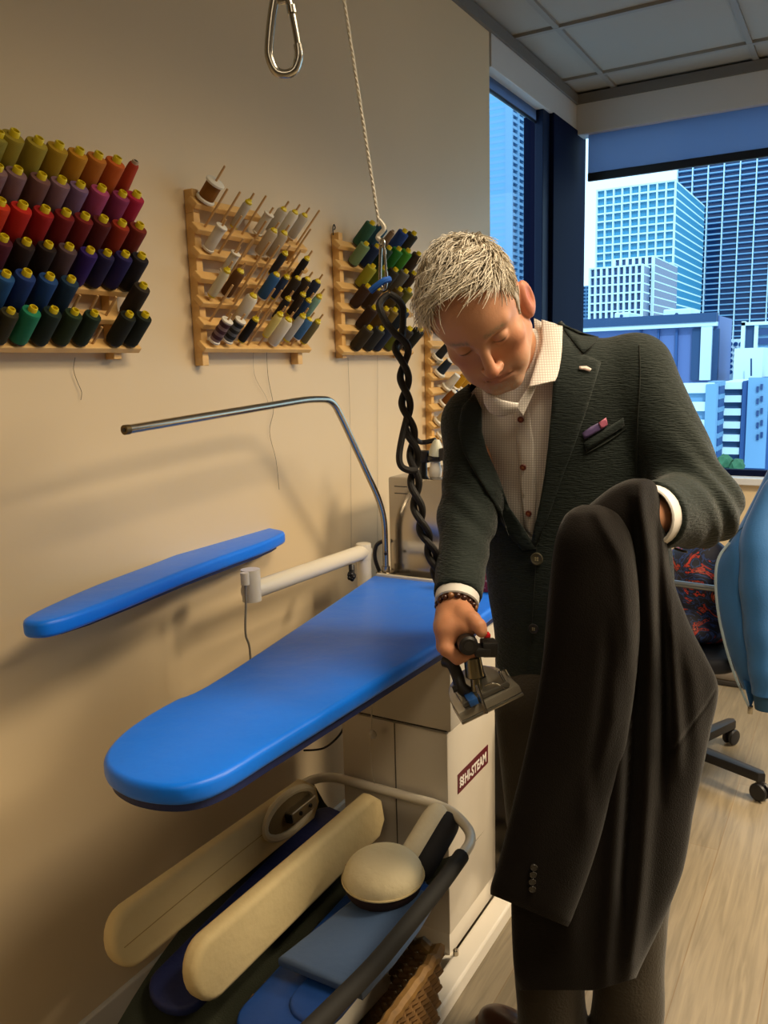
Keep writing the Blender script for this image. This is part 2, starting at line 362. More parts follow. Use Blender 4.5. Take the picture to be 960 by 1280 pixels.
def make_spool(kind):
    """local z along the peg, origin at the foot of the spool"""
    def me(prof, n=20):
        bm = bmesh.new(); lathe(bm, prof, None, n); bmesh.ops.recalc_face_normals(bm, faces=bm.faces); m = bpy.data.meshes.new(kind); bm.to_mesh(m); bm.free(); return m
    if kind == 'cone':      # 1.0 = 78 mm
        return [('thread', me([(.0165, .003), (.0178, .006), (.0178, .064), (.0176, .0690), (.0168, .0712), (.0085, .0722)]), thm),
                ('spool_foot', me([(.016, 0), (.016, .004), (.010, .005)]), mat('spool_foot', '#2b2620', .5)),
                ('cap', me([(.0082, .070), (.0082, .0800), (.0072, .0815), (.0056, .0815), (.0052, .074)], 10), ycap)]
    if kind == 'slim':
        return [('thread', me([(.009, .004), (.0098, .007), (.0098, .058), (.008, .064), (.006, .066)]), thm),
                ('cap', me([(.0052, .062), (.0085, .065), (.0085, .069), (.0052, .072), (.0045, .075)], 12), ycap),
                ('spool_foot', me([(.0085, 0), (.0085, .004), (.006, .006)]), ycap)]
    if kind == 'fat':
        return [('thread', me([(.0125, .003), (.0138, .006), (.0138, .064), (.011, .069), (.007, .070)]), thm),
                ('cap', me([(.0062, .068), (.0092, .070), (.0092, .073), (.006, .0765), (.0045, .078)], 12), ycap),
                ('spool_foot', me([(.0125, 0), (.0125, .003), (.008, .004)]), wcap)]
    if kind == 'plain':
        return [('thread', me([(.011, .004), (.0115, .007), (.0115, .052), (.011, .055)]), thm),
                ('cap', me([(.0125, .055), (.0132, .056), (.0132, .059), (.0105, .060), (.004, .060)]), wcap),
                ('spool_foot', me([(.0125, 0), (.0132, .001), (.0132, .004), (.0115, .005)]), wcap)]
    if kind == 'bare':      # cone of thread with a bare dark core end
        return [('thread', me([(.012, .002), (.014, .006), (.0095, .070), (.008, .073)]), thm),
                ('cap', me([(.0062, .072), (.0062, .0785), (.004, .0785), (.0038, .074)], 14), mat('core_pale', '#b9a48c', .5)),
                ('core_hole', me([(.0036, .0740), (.0036, .0787), (.001, .0787)], 10), dhole)]
    if kind == 'big':
        return [('thread', me([(.017, .006), (.0185, .008), (.0185, .043), (.017, .045)]), thm),
                ('cap', me([(.0215, .045), (.0225, .046), (.0225, .050), (.020, .052), (.004, .052)], 26), wcap),
                ('spool_foot', me([(.0215, 0), (.0225, .001), (.0225, .005), (.020, .007)], 26), wcap)]
    if kind == 'flange':
        return [('thread', me([(.0155, .008), (.0165, .012), (.0135, .060), (.0125, .066)]), thm),
                ('cap', me([(.0128, .065), (.0128, .068), (.006, .069)]), wcap),
                ('spool_foot', me([(.021, 0), (.0235, .004), (.0235, .010), (.020, .013), (.014, .013)], 26), wcap)]
HGT = {'cone': .0795, 'slim': .075, 'fat': .078, 'plain': .06, 'bare': .0787, 'big': .052, 'flange': .069}
def place_spool(kind, y, z, s, col, label, group, tip=0.):
    if kind not in proto: proto[kind] = make_spool(kind)
    o = thing('thread_spool', label, 'thread spool', (XP+tip*S45, y, z+tip*S45), group)
    o.rotation_euler = (0, PI/4, 0)
    for nm, me, m in proto[kind]:
        c = bpy.data.objects.new(nm, me); COL.objects.link(c); c.parent = o; c.scale = (min(s, 1.08) if kind != 'cone' else s, min(s, 1.08) if kind != 'cone' else s, s)
        if not len(me.materials):
            me.materials.append(m); me.polygons.foreach_set('use_smooth', [True]*len(me.polygons)); me.set_sharp_from_angle(angle=math.radians(40))
        c.color = (*srgb(col), 1)
    return o
def make_rack(label, zs, y0, y1, posts, foot, group='thread racks on the wall', hook=None):
    t = thing('thread_rack', label, 'thread rack', (0, (y0+y1)/2, min(zs)-foot), group)
    for yp in posts:
        bm = bmesh.new(); box(bm, (.001, yp-.0105, min(zs)-foot), (.026, yp+.0105, max(zs)+.028), .0015); bm_obj('post', bm, pine, t, False)
    for z in zs:
        bm = bmesh.new(); R = Matrix.Translation((XP-.006, 0, z-.004)) @ Matrix.Rotation(PI/4, 4, 'Y')
        # a slat whose face is square to the pegs, with a rounded lower edge
        box(bm, (-.014, y0, -.012), (.014, y1, .002), .002, R); bm_obj('rail', bm, pine, t, False)
    if hook:
        bm = bmesh.new(); tube(bm, smooth_path([(.012, hook, max(zs)+.02), (.012, hook, max(zs)+.04), (.012, hook+.006, max(zs)+.05), (.012, hook+.012, max(zs)+.042), (.012, hook+.006, max(zs)+.036)], 4), .0018, 6); bm_obj('hook', bm, mat('dark_steel', '#3a3733', .4, metal=.8), t)
    return t
def add_peg(t, y, z, L, r=.0028):
    bm = bmesh.new(); a = base_pt(y, z)-AX*.004; cyl(bm, a, base_pt(y, z)+AX*L, r, r*.92, 8); bm_obj('peg', bm, pinep, t)
ORD = ['first', 'second', 'third', 'fourth', 'fifth', 'sixth', 'seventh', 'eighth', 'ninth', 'tenth']
def fill(rack, rk, cropk, rows, zs, rownames, group, pegL, tips=False):
    """rows: per rail a list of (crop px of the cap or tip, kind, colour, colour word, scale-or-None)"""
    for r, row in enumerate(rows):
        z = zs[r]; n = 0; tot = sum(1 for e in row if e[1] != 'peg')
        row = sorted(row, key=lambda e: solve_peg(crop(cropk, *e[0]), z)[0])
        for e in row:
            y, L = solve_peg(crop(cropk, *e[0]), z)
            if e[1] == 'flange': y, L = solve_flange(crop(cropk, *e[0]), z)
            if e[1] == 'peg': add_peg(rack, y, z, min(max(L, .02), .11)); continue
            k = e[1]; L = min(max(L, .05), .105); up = 0.
            if len(e) > 4: s = e[4]; up = max(L-HGT[k]*s, 0)
            else: s = L/HGT[k]
            if tips and k in ('slim', 'fat', 'plain') : add_peg(rack, y, z, HGT[k]*s+up+(.017 if len(e) < 6 else e[5]))
            elif k == 'big': add_peg(rack, y, z, HGT[k]*s+.04)
            place_spool(k, y, z, s, e[2], '%s spool, %s from left in %s of %s' % (e[3], ORD[n], rownames[r], rk), group, up); n += 1
# ---- rack with the big cones, at the left edge
Z1 = [1.518+.0562*i for i in range(5, -1, -1)]
r1 = make_rack('wide wooden thread rack full of yellow capped cones at the left edge', Z1, .86, 1.272, (.90, 1.222), .034)
cone_rows = [
 [((0, 100), 'cone', '#8f8636', 'pale olive'), ((77, 97), 'cone', '#938226', 'olive yellow'), ((197, 133), 'cone', '#9c8a2c', 'mustard'), ((300, 157), 'cone', '#a5841c', 'ochre'), ((402, 187), 'cone', '#b8801a', 'golden orange'), ((497, 208), 'cone', '#b26a22', 'light orange'), ((590, 230), 'cone', '#bd5a1e', 'orange'), ((680, 243), 'bare', '#a83a1e', 'bare-topped red')],
 [((-5, 268), 'cone', '#7d5f63', 'dusty mauve'), ((92, 282), 'cone', '#76585c', 'grey mauve'), ((213, 312), 'cone', '#6d4a48', 'brown mauve'), ((313, 332), 'cone', '#7c5c68', 'pinkish mauve'), ((407, 355), 'cone', '#75587a', 'lavender'), ((513, 373), 'cone', '#a0406c', 'magenta pink'), ((617, 402), 'cone', '#86305c', 'plum pink'), ((688, 404), 'cone', '#a0183c', 'crimson')],
 [((8, 440), 'cone', '#c0300c', 'bright red orange'), ((118, 457), 'cone', '#b41c10', 'bright red'), ((230, 478), 'cone', '#961010', 'deep red'), ((335, 495), 'cone', '#6d0d0f', 'dark red'), ((430, 513), 'cone', '#6a1010', 'maroon red'), ((522, 527), 'cone', '#521010', 'dark maroon'), ((615, 548), 'cone', '#8e2810', 'rust red'), ((703, 560), 'cone', '#6e2012', 'red brown')],
 [((22, 622), 'cone', '#4a0e22', 'wine'), ((137, 642), 'cone', '#23120f', 'black brown'), ((246, 656), 'cone', '#1b0c0c', 'near black'), ((350, 666), 'cone', '#4e3a40', 'taupe'), ((455, 684), 'cone', '#2c1260', 'purple'), ((541, 697), 'cone', '#1c1440', 'dark indigo'), ((631, 704), 'cone', '#1f1650', 'indigo'), ((713, 711), 'cone', '#17121c', 'black')],
 [((35, 802), 'cone', '#1a4a80', 'mid blue'), ((138, 797), 'cone', '#12306e', 'royal blue'), ((253, 815), 'cone', '#143c74', 'deep blue'), ((360, 829), 'cone', '#14304a', 'dark teal blue'), ((400, 915), 'peg', 0), ((490, 918), 'peg', 0), ((582, 925), 'peg', 0), ((721, 861), 'cone', '#2a2117', 'dark brown')],
 [((-40, 980), 'cone', '#2c2a18', 'dark khaki'), ((58, 987), 'cone', '#2e2c18', 'dark olive'), ((168, 978), 'cone', '#177556', 'teal green'), ((273, 983), 'cone', '#10231d', 'green black'), ((378, 992), 'cone', '#1c3018', 'forest green'), ((475, 1000), 'cone', '#14291a', 'narrow dark green'), ((510, 1075), 'peg', 0), ((650, 1005), 'cone', '#12180f', 'blackish green'), ((730, 1007), 'cone', '#0f1a10', 'very dark green')]]
fill(r1, 'big left rack', 1, cone_rows, Z1, ['top row', 'second row', 'third row', 'fourth row', 'fifth row', 'bottom row'], 'cones on the big left rack', .05)
# ---- rack with long pegs and small pale spools
Z2 = [1.838, 1.783, 1.730, 1.676, 1.622, 1.573, 1.520]
r2 = make_rack('wooden rack of long bare pegs and small pale spools in mid wall', Z2[1:], 1.468, 1.893, (1.486, 1.862), .052, hook=None)
bm = bmesh.new(); box(bm, (-.014, 1.468, -.012), (.014, 1.70, .002), .002, Matrix.Translation((XP-.006, 0, Z2[0]-.004)) @ Matrix.Rotation(PI/4, 4, 'Y')); bm_obj('rail', bm, pine, r2, False)
for yp in (1.486,):
    bm = bmesh.new(); box(bm, (.001, yp-.0105, 1.811), (.026, yp+.0105, 1.862), .0015); bm_obj('post', bm, pine, r2, False)
G = '#b9b0a0'; W = '#d6cfc0'
small_rows = [
 [((225, 172), 'big', '#8a5a1c', 'fat brown wooden', 1.0)],
 [((295, 210), 'peg', 0), ((367, 228), 'peg', 0), ((425, 270), 'slim', G, 'grey', 1.05), ((515, 250), 'peg', 0), ((535, 350), 'plain', W, 'cream flanged', 1.0), ((623, 315), 'fat', G, 'pale grey', .95), ((688, 332), 'fat', W, 'white', .95), ((743, 350), 'fat', G, 'light grey', .95), ((820, 333), 'peg', 0)],
 [((262, 425), 'plain', W, 'white flanged', 1.12), ((375, 365), 'peg', 0), ((515, 395), 'peg', 0), ((568, 435), 'fat', '#b5a58e', 'beige', 1.0), ((627, 450), 'fat', '#b0a08a', 'tan grey', 1.0), ((770, 440), 'peg', 0)],
 [((345, 575), 'plain', '#cfc9bd', 'small clear flanged', .95), ((385, 495), 'peg', 0), ((450, 480), 'peg', 0), ((535, 515), 'peg', 0), ((590, 535), 'peg', 0), ((632, 565), 'slim', '#2c2a2e', 'charcoal', 1.0), ((715, 560), 'peg', 0), ((758, 595), 'slim', '#1a1718', 'thin black', 1.0)],
 [((302, 660), 'slim', '#cfc6a8', 'pale clear', 1.1), ((377, 668), 'fat', '#5a3812', 'brown', 1.0), ((465, 645), 'peg', 0), ((535, 660), 'peg', 0), ((582, 688), 'fat', '#2a5688', 'steel blue', 1.0), ((642, 700), 'slim', '#1e3050', 'navy', 1.0), ((705, 710), 'fat', '#2a2015', 'dark brown', .95), ((760, 715), 'fat', '#2a1d12', 'deep brown', .95), ((818, 728), 'fat', '#232c44', 'slate navy', .95)],
 [((325, 760), 'peg', 0), ((410, 755), 'peg', 0), ((448, 812), 'fat', W, 'large white', 1.1), ((565, 780), 'peg', 0), ((605, 790), 'peg', 0), ((650, 825), 'slim', '#1d1b1c', 'black', 1.0), ((735, 800), 'slim', '#2a1c10', 'dark coffee', 1.0), ((767, 835), 'slim', '#1d3a66', 'blue', 1.0), ((843, 790), 'slim', '#7fa79c', 'pale teal', 1.15)],
 [((297, 958), 'plain', '#8a7478', 'maroon and white striped', 1.1), ((372, 957), 'plain', '#70767a', 'black and white striped', 1.1), ((465, 940), 'slim', '#100e12', 'black', 1.05), ((550, 895), 'peg', 0), ((608, 908), 'slim', '#d8c878', 'clear yellow', 1.05), ((652, 945), 'fat', W, 'big white', 1.1), ((740, 915), 'slim', '#b8b6b2', 'silver grey', 1.2), ((770, 945), 'fat', '#3c6a9c', 'light blue', .9), ((820, 955), 'slim', '#6b6340', 'olive', 1.1)]]
fill(r2, 'middle rack', 2, small_rows, Z2, ['top rail', 'second rail', 'third rail', 'fourth rail', 'fifth rail', 'sixth rail', 'bottom rail'], 'small spools on the middle rack', .09, True)
# dark bands on the two striped spools
for o in list(bpy.data.objects):
    if o.get('label', '').find('striped') > 0:
        dark = '#3a0f1c' if 'maroon' in o['label'] else '#0e1416'
        for zz in (.012, .028, .044):
            bm = bmesh.new(); lathe(bm, [(.0118, zz), (.0122, zz+.001), (.0122, zz+.0075), (.0118, zz+.0085)], None, 18, False)
            me = bpy.data.meshes.new('band'); bm.to_mesh(me); bm.free(); c = bpy.data.objects.new('thread_band', me); COL.objects.link(c); c.parent = o; c.scale = (1.1, 1.1, 1.1); me.materials.append(mat('band_'+dark[1:], dark, .7))
# ---- rack behind the hose
Z3 = [1.812, 1.756, 1.695, 1.637, 1.575, 1.514]
r3 = make_rack('wooden rack of green, blue and brown cones behind the hanging hose', Z3, 2.052, 2.487, (2.085, 2.43), .03, hook=2.068)
mid_rows = [
 [((230, 95), 'cone', '#2c5a48', 'sea green'), ((278, 108), 'cone', '#27506a', 'teal blue'), ((318, 132), 'bare', '#7a6450', 'white-ended brown'), ((370, 130), 'cone', '#1f3f86', 'bright blue'), ((410, 140), 'cone', '#2a2c2a', 'dark grey')],
 [((203, 185), 'cone', '#6f8a62', 'pale green'), ((250, 195), 'cone', '#15284e', 'navy'), ((302, 202), 'cone', '#1c3a2c', 'bottle green'), ((345, 207), 'cone', '#1d6a24', 'green'), ((385, 215), 'cone', '#3d8426', 'bright green'), ((430, 228), 'cone', '#3a2e28', 'grey brown')],
 [((232, 282), 'cone', '#949226', 'yellow green'), ((282, 290), 'cone', '#5a6a20', 'olive green'), ((330, 297), 'cone', '#2e2a20', 'dark khaki'), ((375, 305), 'cone', '#5c5a56', 'mid grey'), ((410, 312), 'cone', '#33241b', 'dark brown')],
 [((210, 368), 'cone', '#36200f', 'dark brown'), ((256, 378), 'cone', '#3a2714', 'coffee brown'), ((350, 382), 'cone', '#4a3c1c', 'brown olive'), ((390, 385), 'cone', '#5a5a26', 'moss')],
 [((238, 460), 'cone', '#2e1c10', 'blackish brown'), ((290, 466), 'cone', '#5a4420', 'tan brown'), ((328, 470), 'cone', '#6e5c28', 'khaki'), ((375, 472), 'cone', '#1e2c40', 'slate blue')],
 [((218, 548), 'cone', '#2e2618', 'dark olive brown'), ((268, 552), 'cone', '#26282a', 'charcoal'), ((308, 548), 'cone', '#17243e', 'midnight blue'), ((345, 570), 'cone', '#5a6420', 'lime olive', .9), ((392, 552), 'cone', '#231d1a', 'brownish black'), ((437, 555), 'cone', '#15191a', 'black')]]
fill(r3, 'rack behind hose', 3, mid_rows, Z3, ['top row', 'second row', 'third row', 'fourth row', 'fifth row', 'bottom row'], 'cones on the rack behind the hose', .05)
# ---- rack half hidden by the man
Z4 = [1.592, 1.536, 1.477, 1.425, 1.372, 1.315, 1.254, 1.201]
r4 = make_rack('narrow view of a wooden rack with white-footed spools beside the man\'s face', Z4, 2.622, 3.06, (2.655, 3.0), .07)
FS = 782/110
def fpx(a, b): return ((530+a/FS-400)*761/220, (400+b/FS-250)*761/220)
face_rows = [[], [], [(fpx(215, 235), 'flange', '#1b2028', 'darkest navy', .95)], [(fpx(235, 345), 'flange', '#14263c', 'navy', 1.0)], [(fpx(300, 465), 'flange', '#d2cfc8', 'white', 1.0), (fpx(370, 470), 'flange', '#c9961c', 'golden yellow', 1.0), (fpx(420, 500), 'flange', '#b98a20', 'yellow', 1.0)], [(fpx(275, 590), 'flange', '#7a4a18', 'brown', 1.0), (fpx(325, 630), 'flange', '#2d5ca0', 'blue', 1.0)], [(fpx(230, 690), 'flange', '#c8b48c', 'cream', 1.0)], [(fpx(250, 790), 'flange', '#d4d0c4', 'pale', 1.0)]]
fill(r4, 'rack beside face', 3, face_rows, Z4, ['top rail', 'second rail', 'third rail', 'fourth rail', 'fifth rail', 'sixth rail', 'seventh rail', 'bottom rail'], 'white-footed spools beside the face', .05)
# ---- loose threads hanging down the wall
strand = mat('strand', '#5d5145', .8); strandp = mat('strand_pale', '#a89a86', .8)
def hang(pts, lab, r=.0006, m=strand):
    bm = bmesh.new(); tube(bm, smooth_path([PL(x, y, 0, .006) for x, y in pts], 5), r, 5); o = bm_obj('loose_thread', bm, m); rebase(o); setp(o, lab, 'thread', 'loose threads on the wall')
hang([(94, 447), (92, 462), (97, 478), (102, 490), (101, 500)], 'short loose thread hanging below the big left rack')
hang([(333, 428), (335, 470), (342, 510), (337, 540), (345, 575), (349, 612)], 'long wavy loose thread hanging below the middle rack')
hang([(317, 428), (318, 468), (332, 495), (338, 512)], 'pale crossing thread beside the long wavy one', .0005, strandp)
hang([(435, 447), (438, 540), (439, 640), (439, 690)], 'straight pale thread below left end of the rack behind the hose', .0006, strandp)
hang([(472, 437), (472, 540), (472, 640), (472, 690)], 'straight pale thread below middle of the rack behind the hose', .0006, strandp)
# ================= pressing station =================
blue = mat('blue_cover', '#0476fa', .40, spec=.35, bump=(16, .25), sheen=.1)
N_, L_, b_ = nodes(blue)
wm = mat('white_enamel', '#d9d2c2', .32, coat=.2); chrome = mat('steel_tube', '#b3aa9a', .22, metal=1.); blk = mat('black_plastic', '#16151a', .4)
cabm = mat('cabinet_enamel', '#cfc6b6', .3, coat=.3)
# --- vacuum table cabinet
cab = thing('pressing_cabinet', 'white metal pressing table cabinet on a floor base under the blue board', 'cabinet', (.43, 1.75, 0))
bm = bmesh.new(); box(bm, (.283, 1.612, .09), (.578, 1.9, .612), .006); bm_obj('body', bm, cabm, cab, True)
bm = bmesh.new(); prism(bm, [(.31, 1.606), (.59, 1.606), (.59, 1.91), (.31, 1.91)], .62, .81, None, .006); bm_obj('upper_housing', bm, cabm, cab, True)
bm = bmesh.new(); box(bm, (.436, 1.6105, .10), (.4385, 1.6125, .61)); bm_obj('panel_seam', bm, mat('seam_dark', '#5b5348', .6), cab, False)
bm = bmesh.new(); box(bm, (.30, 1.62, .611), (.572, 1.895, .621)); bm_obj('shadow_gap', bm, blk, cab, False)
bm = bmesh.new()
box(bm, (.27, 1.42, .0), (.30, 2.0, .03), .004)
box(bm, (.585, 1.42, .0), (.637, 2.0, .045), .006); box(bm, (.30, 1.60, 0), (.585, 1.64, .03), .004); box(bm, (.29, 1.62, .028), (.572, 1.9, .092))
bm_obj('floor_base', bm, mat('base_white', '#e4ddd0', .35), cab, False)
bm = bmesh.new(); lathe(bm, [(.007, 0), (.007, .012), (.004, .016)], at((.592, 1.612, .045), (0, 0, 1)), 10); bm_obj('bolt', bm, chrome, cab)
# maker's plate on the side: HI-STEAM
bm = bmesh.new(); box(bm, (.5775, 1.663, .4365), (.5795, 1.845, .4865)); sg = bm_obj('name_plate', bm, mat('plate_maroon', '#5d1420', .4), cab, False)
def text_mesh(name, body, size, M, m, parent, ext=.0006, sx=1.):
    cu = bpy.data.curves.new(name, 'FONT'); cu.body = body; cu.size = size; cu.extrude = ext; cu.align_x = 'LEFT'; cu.resolution_u = 3; cu.offset = .0009*size/.03
    o = bpy.data.objects.new('tmp', cu); COL.objects.link(o); bpy.context.view_layer.update()
    me = bpy.data.meshes.new_from_object(o.evaluated_get(bpy.context.evaluated_depsgraph_get())); bpy.data.objects.remove(o); me.transform(M @ Matrix.Diagonal((sx, 1, 1, 1)))
    return link(name, me, m, parent, False)
MS = Matrix(((0, 0, 1, .5795), (1, 0, 0, 1.700), (0, 1, 0, .4475), (0, 0, 0, 1)))
text_mesh('lettering', 'HI-STEAM', .036, MS, mat('plate_white', '#e8e4dc', .5), sg, sx=.86)
bm = bmesh.new()
for k in range(3): tube(bm, smooth_path([(.5798, 1.672, .450+.009*k), (.5798, 1.679, .456+.009*k), (.5798, 1.686, .450+.009*k), (.5798, 1.694, .456+.009*k)], 4), .0022, 6)
bm_obj('steam_emblem', bm, MATS['plate_white'], sg)
# --- the big board
ZB = .865
def bz(x, y): return PL(x, y, 2, ZB)
nose = [bz(*q) for q in [(470, 720), (284, 840), (215, 875), (172, 900), (144, 922), (130, 942), (131, 955), (142, 966), (164, 976), (200, 982), (240, 980), (282, 965), (340, 930), (400, 894), (500, 833), (543, 807), (600, 771)]]
far_r = np.array([.60, 1.975, ZB]); far_l = np.array([.17, 1.975, ZB])
out = [(far_r[0], far_r[1]), (far_l[0], far_l[1])]+[(v[0], v[1]) for v in nose[1:-1]]+[(.612, 1.65)]
loop = curve2(out[1:], 5); loop = [(far_r[0], far_r[1])]+loop
board = thing('ironing_board', 'large royal blue padded ironing board on the white cabinet', 'ironing board', (.42, 1.5, .81))
bm = bmesh.new(); prism(bm, loop[::-1], ZB-.034, ZB, None, .010, 3)
t_o = bm_obj('padded_cover', bm, blue, board, True, 60)
bm = bmesh.new(); cxm = sum(p[0] for p in loop)/len(loop); cym = sum(p[1] for p in loop)/len(loop)
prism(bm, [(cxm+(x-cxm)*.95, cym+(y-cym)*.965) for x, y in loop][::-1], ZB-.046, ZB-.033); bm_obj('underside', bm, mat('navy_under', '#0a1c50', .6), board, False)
bm = bmesh.new(); box(bm, (.176, 1.977, ZB-.04), (.625, 1.99, ZB+.004), .002); bm_obj('rear_edge_trim', bm, wm, board, False)
# --- bent steel bar
bar = thing('bent_steel_bar', 'bent chrome garment bar rising from the rear of the blue board', 'steel bar', (.19, 2.012, ZB-.01))
pts = [(.19, 2.012, ZB-.01), (.19, 2.012, 1.0), (.19, 1.985, 1.085), (.195, 1.80, 1.325), (.2, 1.75, 1.376), (.2, 1.655, 1.382), (.205, 1.068, 1.353)]
pts[0:2] = [(.19, 2.012, ZB-.01), (.19, 2.012, 1.02)]
bm = bmesh.new(); tube(bm, fillet(pts, .06, 7), .0085, 14); bm_obj('tube', bm, chrome, bar)
bm = bmesh.new(); cyl(bm, (.205, 1.071, 1.3531), (.205, 1.060, 1.3527), .0092, n=14); bm_obj('end_cap', bm, mat('brass_dark', '#6b5a3a', .4, metal=.7), bar)
bm = bmesh.new(); cyl(bm, (.205, 1.0605, 1.3527), (.205, 1.0585, 1.3526), .004, n=10); bm_obj('end_hole', bm, blk, bar)
bm = bmesh.new(); box(bm, (.165, 1.994, ZB-.006), (.215, 2.034, ZB+.004), .003); cyl(bm, (.19, 2.012, ZB), (.19, 2.012, ZB+.02), .0125, n=14); bm_obj('base_bracket', bm, chrome, bar)
bm = bmesh.new(); cyl(bm, (.196, 2.002, .925), (.20, 1.996, .925), .0045, n=10); bm_obj('set_screw', bm, blk, bar)
bm = bmesh.new(); tube(bm, smooth_path([(.165, 2.03, ZB-.02), (.15, 2.02, .90), (.155, 2.02, .94), (.175, 2.025, .955)], 5), .006, 8); o = bm_obj('black_cable', bm, blk); rebase(o); setp(o, 'short black cable looped behind the foot of the bent chrome bar', 'cable')
# --- swing arm and sleeve board
arm = thing('swing_arm', 'white tubular swing arm between the sleeve board and the big board', 'arm', (.155, 1.95, .80))
bm = bmesh.new(); tube(bm, [(.147, 1.962, .80), (.147, 1.962, .913)], .021, 18); bm_obj('pivot_post', bm, wm, arm)
bm = bmesh.new(); tube(bm, [(.147, 1.975, .934), (.156, 1.435, .948)], .0215, 18); bm_obj('arm_tube', bm, wm, arm)
bm = bmesh.new(); lathe(bm, [(.022, -.022), (.0225, -.018), (.0225, .020), (.021, .024)], at((.147, 1.962, .934), (0, 0, 1)), 18); bm_obj('elbow', bm, wm, arm)
bm = bmesh.new(); tube(bm, [(.158, 1.446, .925), (.158, 1.446, 1.0)], .0225, 18); bm_obj('riser', bm, wm, arm)
bm = bmesh.new(); cyl(bm, (.170, 1.86, .918), (.176, 1.85, .905), .008, n=12); kn = Vector((.18, 1.845, .898))
for a in range(5): 
    an = 2*PI*a/5; lathe(bm, [(.005, 0), (.0065, .003), (.0065, .012), (.005, .015)], at(kn+Vector((.007*math.cos(an), 0, .007*math.sin(an))), (.4, -1, -.5)), 8)
bm_obj('clamp_knob', bm, blk, arm)
ZS2 = 1.035
def sz(x, y): return PL(x, y, 2, ZS2)
sl = [sz(*q) for q in [(352, 662), (318, 658), (270, 672), (200, 700), (120, 730), (60, 756), (34, 769), (28, 774), (34, 777), (60, 776), (100, 764), (160, 741), (230, 713), (290, 691), (330, 677), (350, 668), (356, 664)]]
sl = [(v[0]+.0, v[1]) for v in sl]
sb = thing('sleeve_board', 'narrow blue padded sleeve board held out on the white swing arm', 'sleeve board', (.12, 1.3, .99))
bm = bmesh.new(); prism(bm, curve2(sl+[sl[0]], 4)[:-1], ZS2-.032, ZS2, None, .009, 3); bm_obj('padded_cover', bm, blue, sb, True, 60)
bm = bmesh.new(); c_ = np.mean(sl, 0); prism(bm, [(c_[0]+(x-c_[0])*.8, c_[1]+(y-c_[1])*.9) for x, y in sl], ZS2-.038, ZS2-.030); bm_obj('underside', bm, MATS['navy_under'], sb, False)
bm = bmesh.new(); cyl(bm, (.175, 1.405, .975), (.175, 1.405, 1.003), .010, n=12); bm_obj('cable_gland', bm, wm, sb)
bm = bmesh.new(); tube(bm, smooth_path([(.175, 1.405, .98), (.172, 1.407, .93), (.172, 1.40, .86), (.165, 1.42, .80), (.14, 1.43, .60), (.05, 1.45, .45)], 6), .0026, 8); o = bm_obj('grey_cable', bm, mat('cable_grey', '#8a857c', .5)); rebase(o); setp(o, 'thin grey cable dropping from the sleeve board to behind the big board', 'cable')
# --- stainless boiler housing behind the board
bx = thing('steel_housing', 'polished stainless housing standing behind the blue board', 'steam boiler', (.42, 2.2, ZB))
ss = mat('stainless', '#a9a6a4', .16, metal=1., bump=(2.2, .05))
bm = bmesh.new(); box(bm, (.188, 2.04, .0), (.60, 2.36, 1.142), .006); bm_obj('housing', bm, ss, bx, True)
for z0 in (1.115, 1.095):
    bm = bmesh.new(); box(bm, (.21, 2.0385, z0), (.25, 2.0405, z0+.0025)); bm_obj('vent_slot', bm, blk, bx, False)
# --- spray gun and black gadgets on the housing
gun = thing('spray_gun', 'white and black spray gun standing on the stainless housing', 'spray gun', (.345, 2.09, 1.142))
bm = bmesh.new(); lathe(bm, [(.016, 0), (.018, .003), (.018, .022), (.0155, .03), (.014, .044)], at((.345, 2.09, 1.142), (0, 0, 1)), 18); bm_obj('bottle', bm, mat('bottle_white', '#d8d4cc', .35), gun)
bm = bmesh.new(); lathe(bm, [(.016, 0), (.022, .004), (.022, .014), (.017, .018)], at((.345, 2.09, 1.186), (0, 0, 1)), 18); bm_obj('collar', bm, blk, gun)
bm = bmesh.new(); lathe(bm, [(.020, 0), (.0195, .014), (.015, .03), (.011, .04), (.008, .046)], at((.347, 2.09, 1.202), (.08, 0, 1)), 18); bm_obj('nozzle_head', bm, mat('bottle_cream', '#cfd0bc', .35), gun)
bm = bmesh.new(); box(bm, (.363, 2.075, 1.19), (.41, 2.105, 1.225), .004); tube(bm, smooth_path([(.385, 2.09, 1.195), (.388, 2.075, 1.15), (.392, 2.06, 1.10), (.394, 2.05, 1.075)], 5), .012, 10); bm_obj('grip', bm, blk, gun)
bm = bmesh.new(); box(bm, (.275, 2.08, 1.18), (.325, 2.12, 1.215), .008); cyl(bm, (.30, 2.1, 1.142), (.30, 2.1, 1.182), .012, n=12); bm_obj('regulator', bm, blk, gun)
gun.location.x -= .028
bm = bmesh.new(); tube(bm, smooth_path([PL(508, 535, 1, 2.05), PL(520, 549, 1, 2.06), PL(528, 553, 1, 2.09), (.319, 2.09, 1.247)], 6), .007, 10); o = bm_obj('spray_gun_hose', bm, mat('hose_black', '#15120f', .6)); rebase(o); setp(o, 'short black hose running from the spray gun into the hanging braid', 'hose')
# --- white pull cord with a bead
cord = thing('pull_cord', 'thin white cord with a round bead hanging in front of the cabinet', 'cord', tuple(PL(466, 918, 1, 1.58)))
bm = bmesh.new(); tube(bm, smooth_path([PL(*q, 1, 1.585) for q in [(465, 870), (464, 905), (463, 930), (465, 965), (472, 992)]], 6), .0016, 6); bm_obj('string', bm, mat('string_white', '#d6cfc0', .6), cord)
bm = bmesh.new(); lathe(bm, [(.004, -.008), (.0095, -.004), (.011, 0), (.0095, .004), (.004, .008)], at(PL(466, 918, 1, 1.58), (.2, 1, .1)), 18); bm_obj('bead', bm, MATS['string_white'], cord)
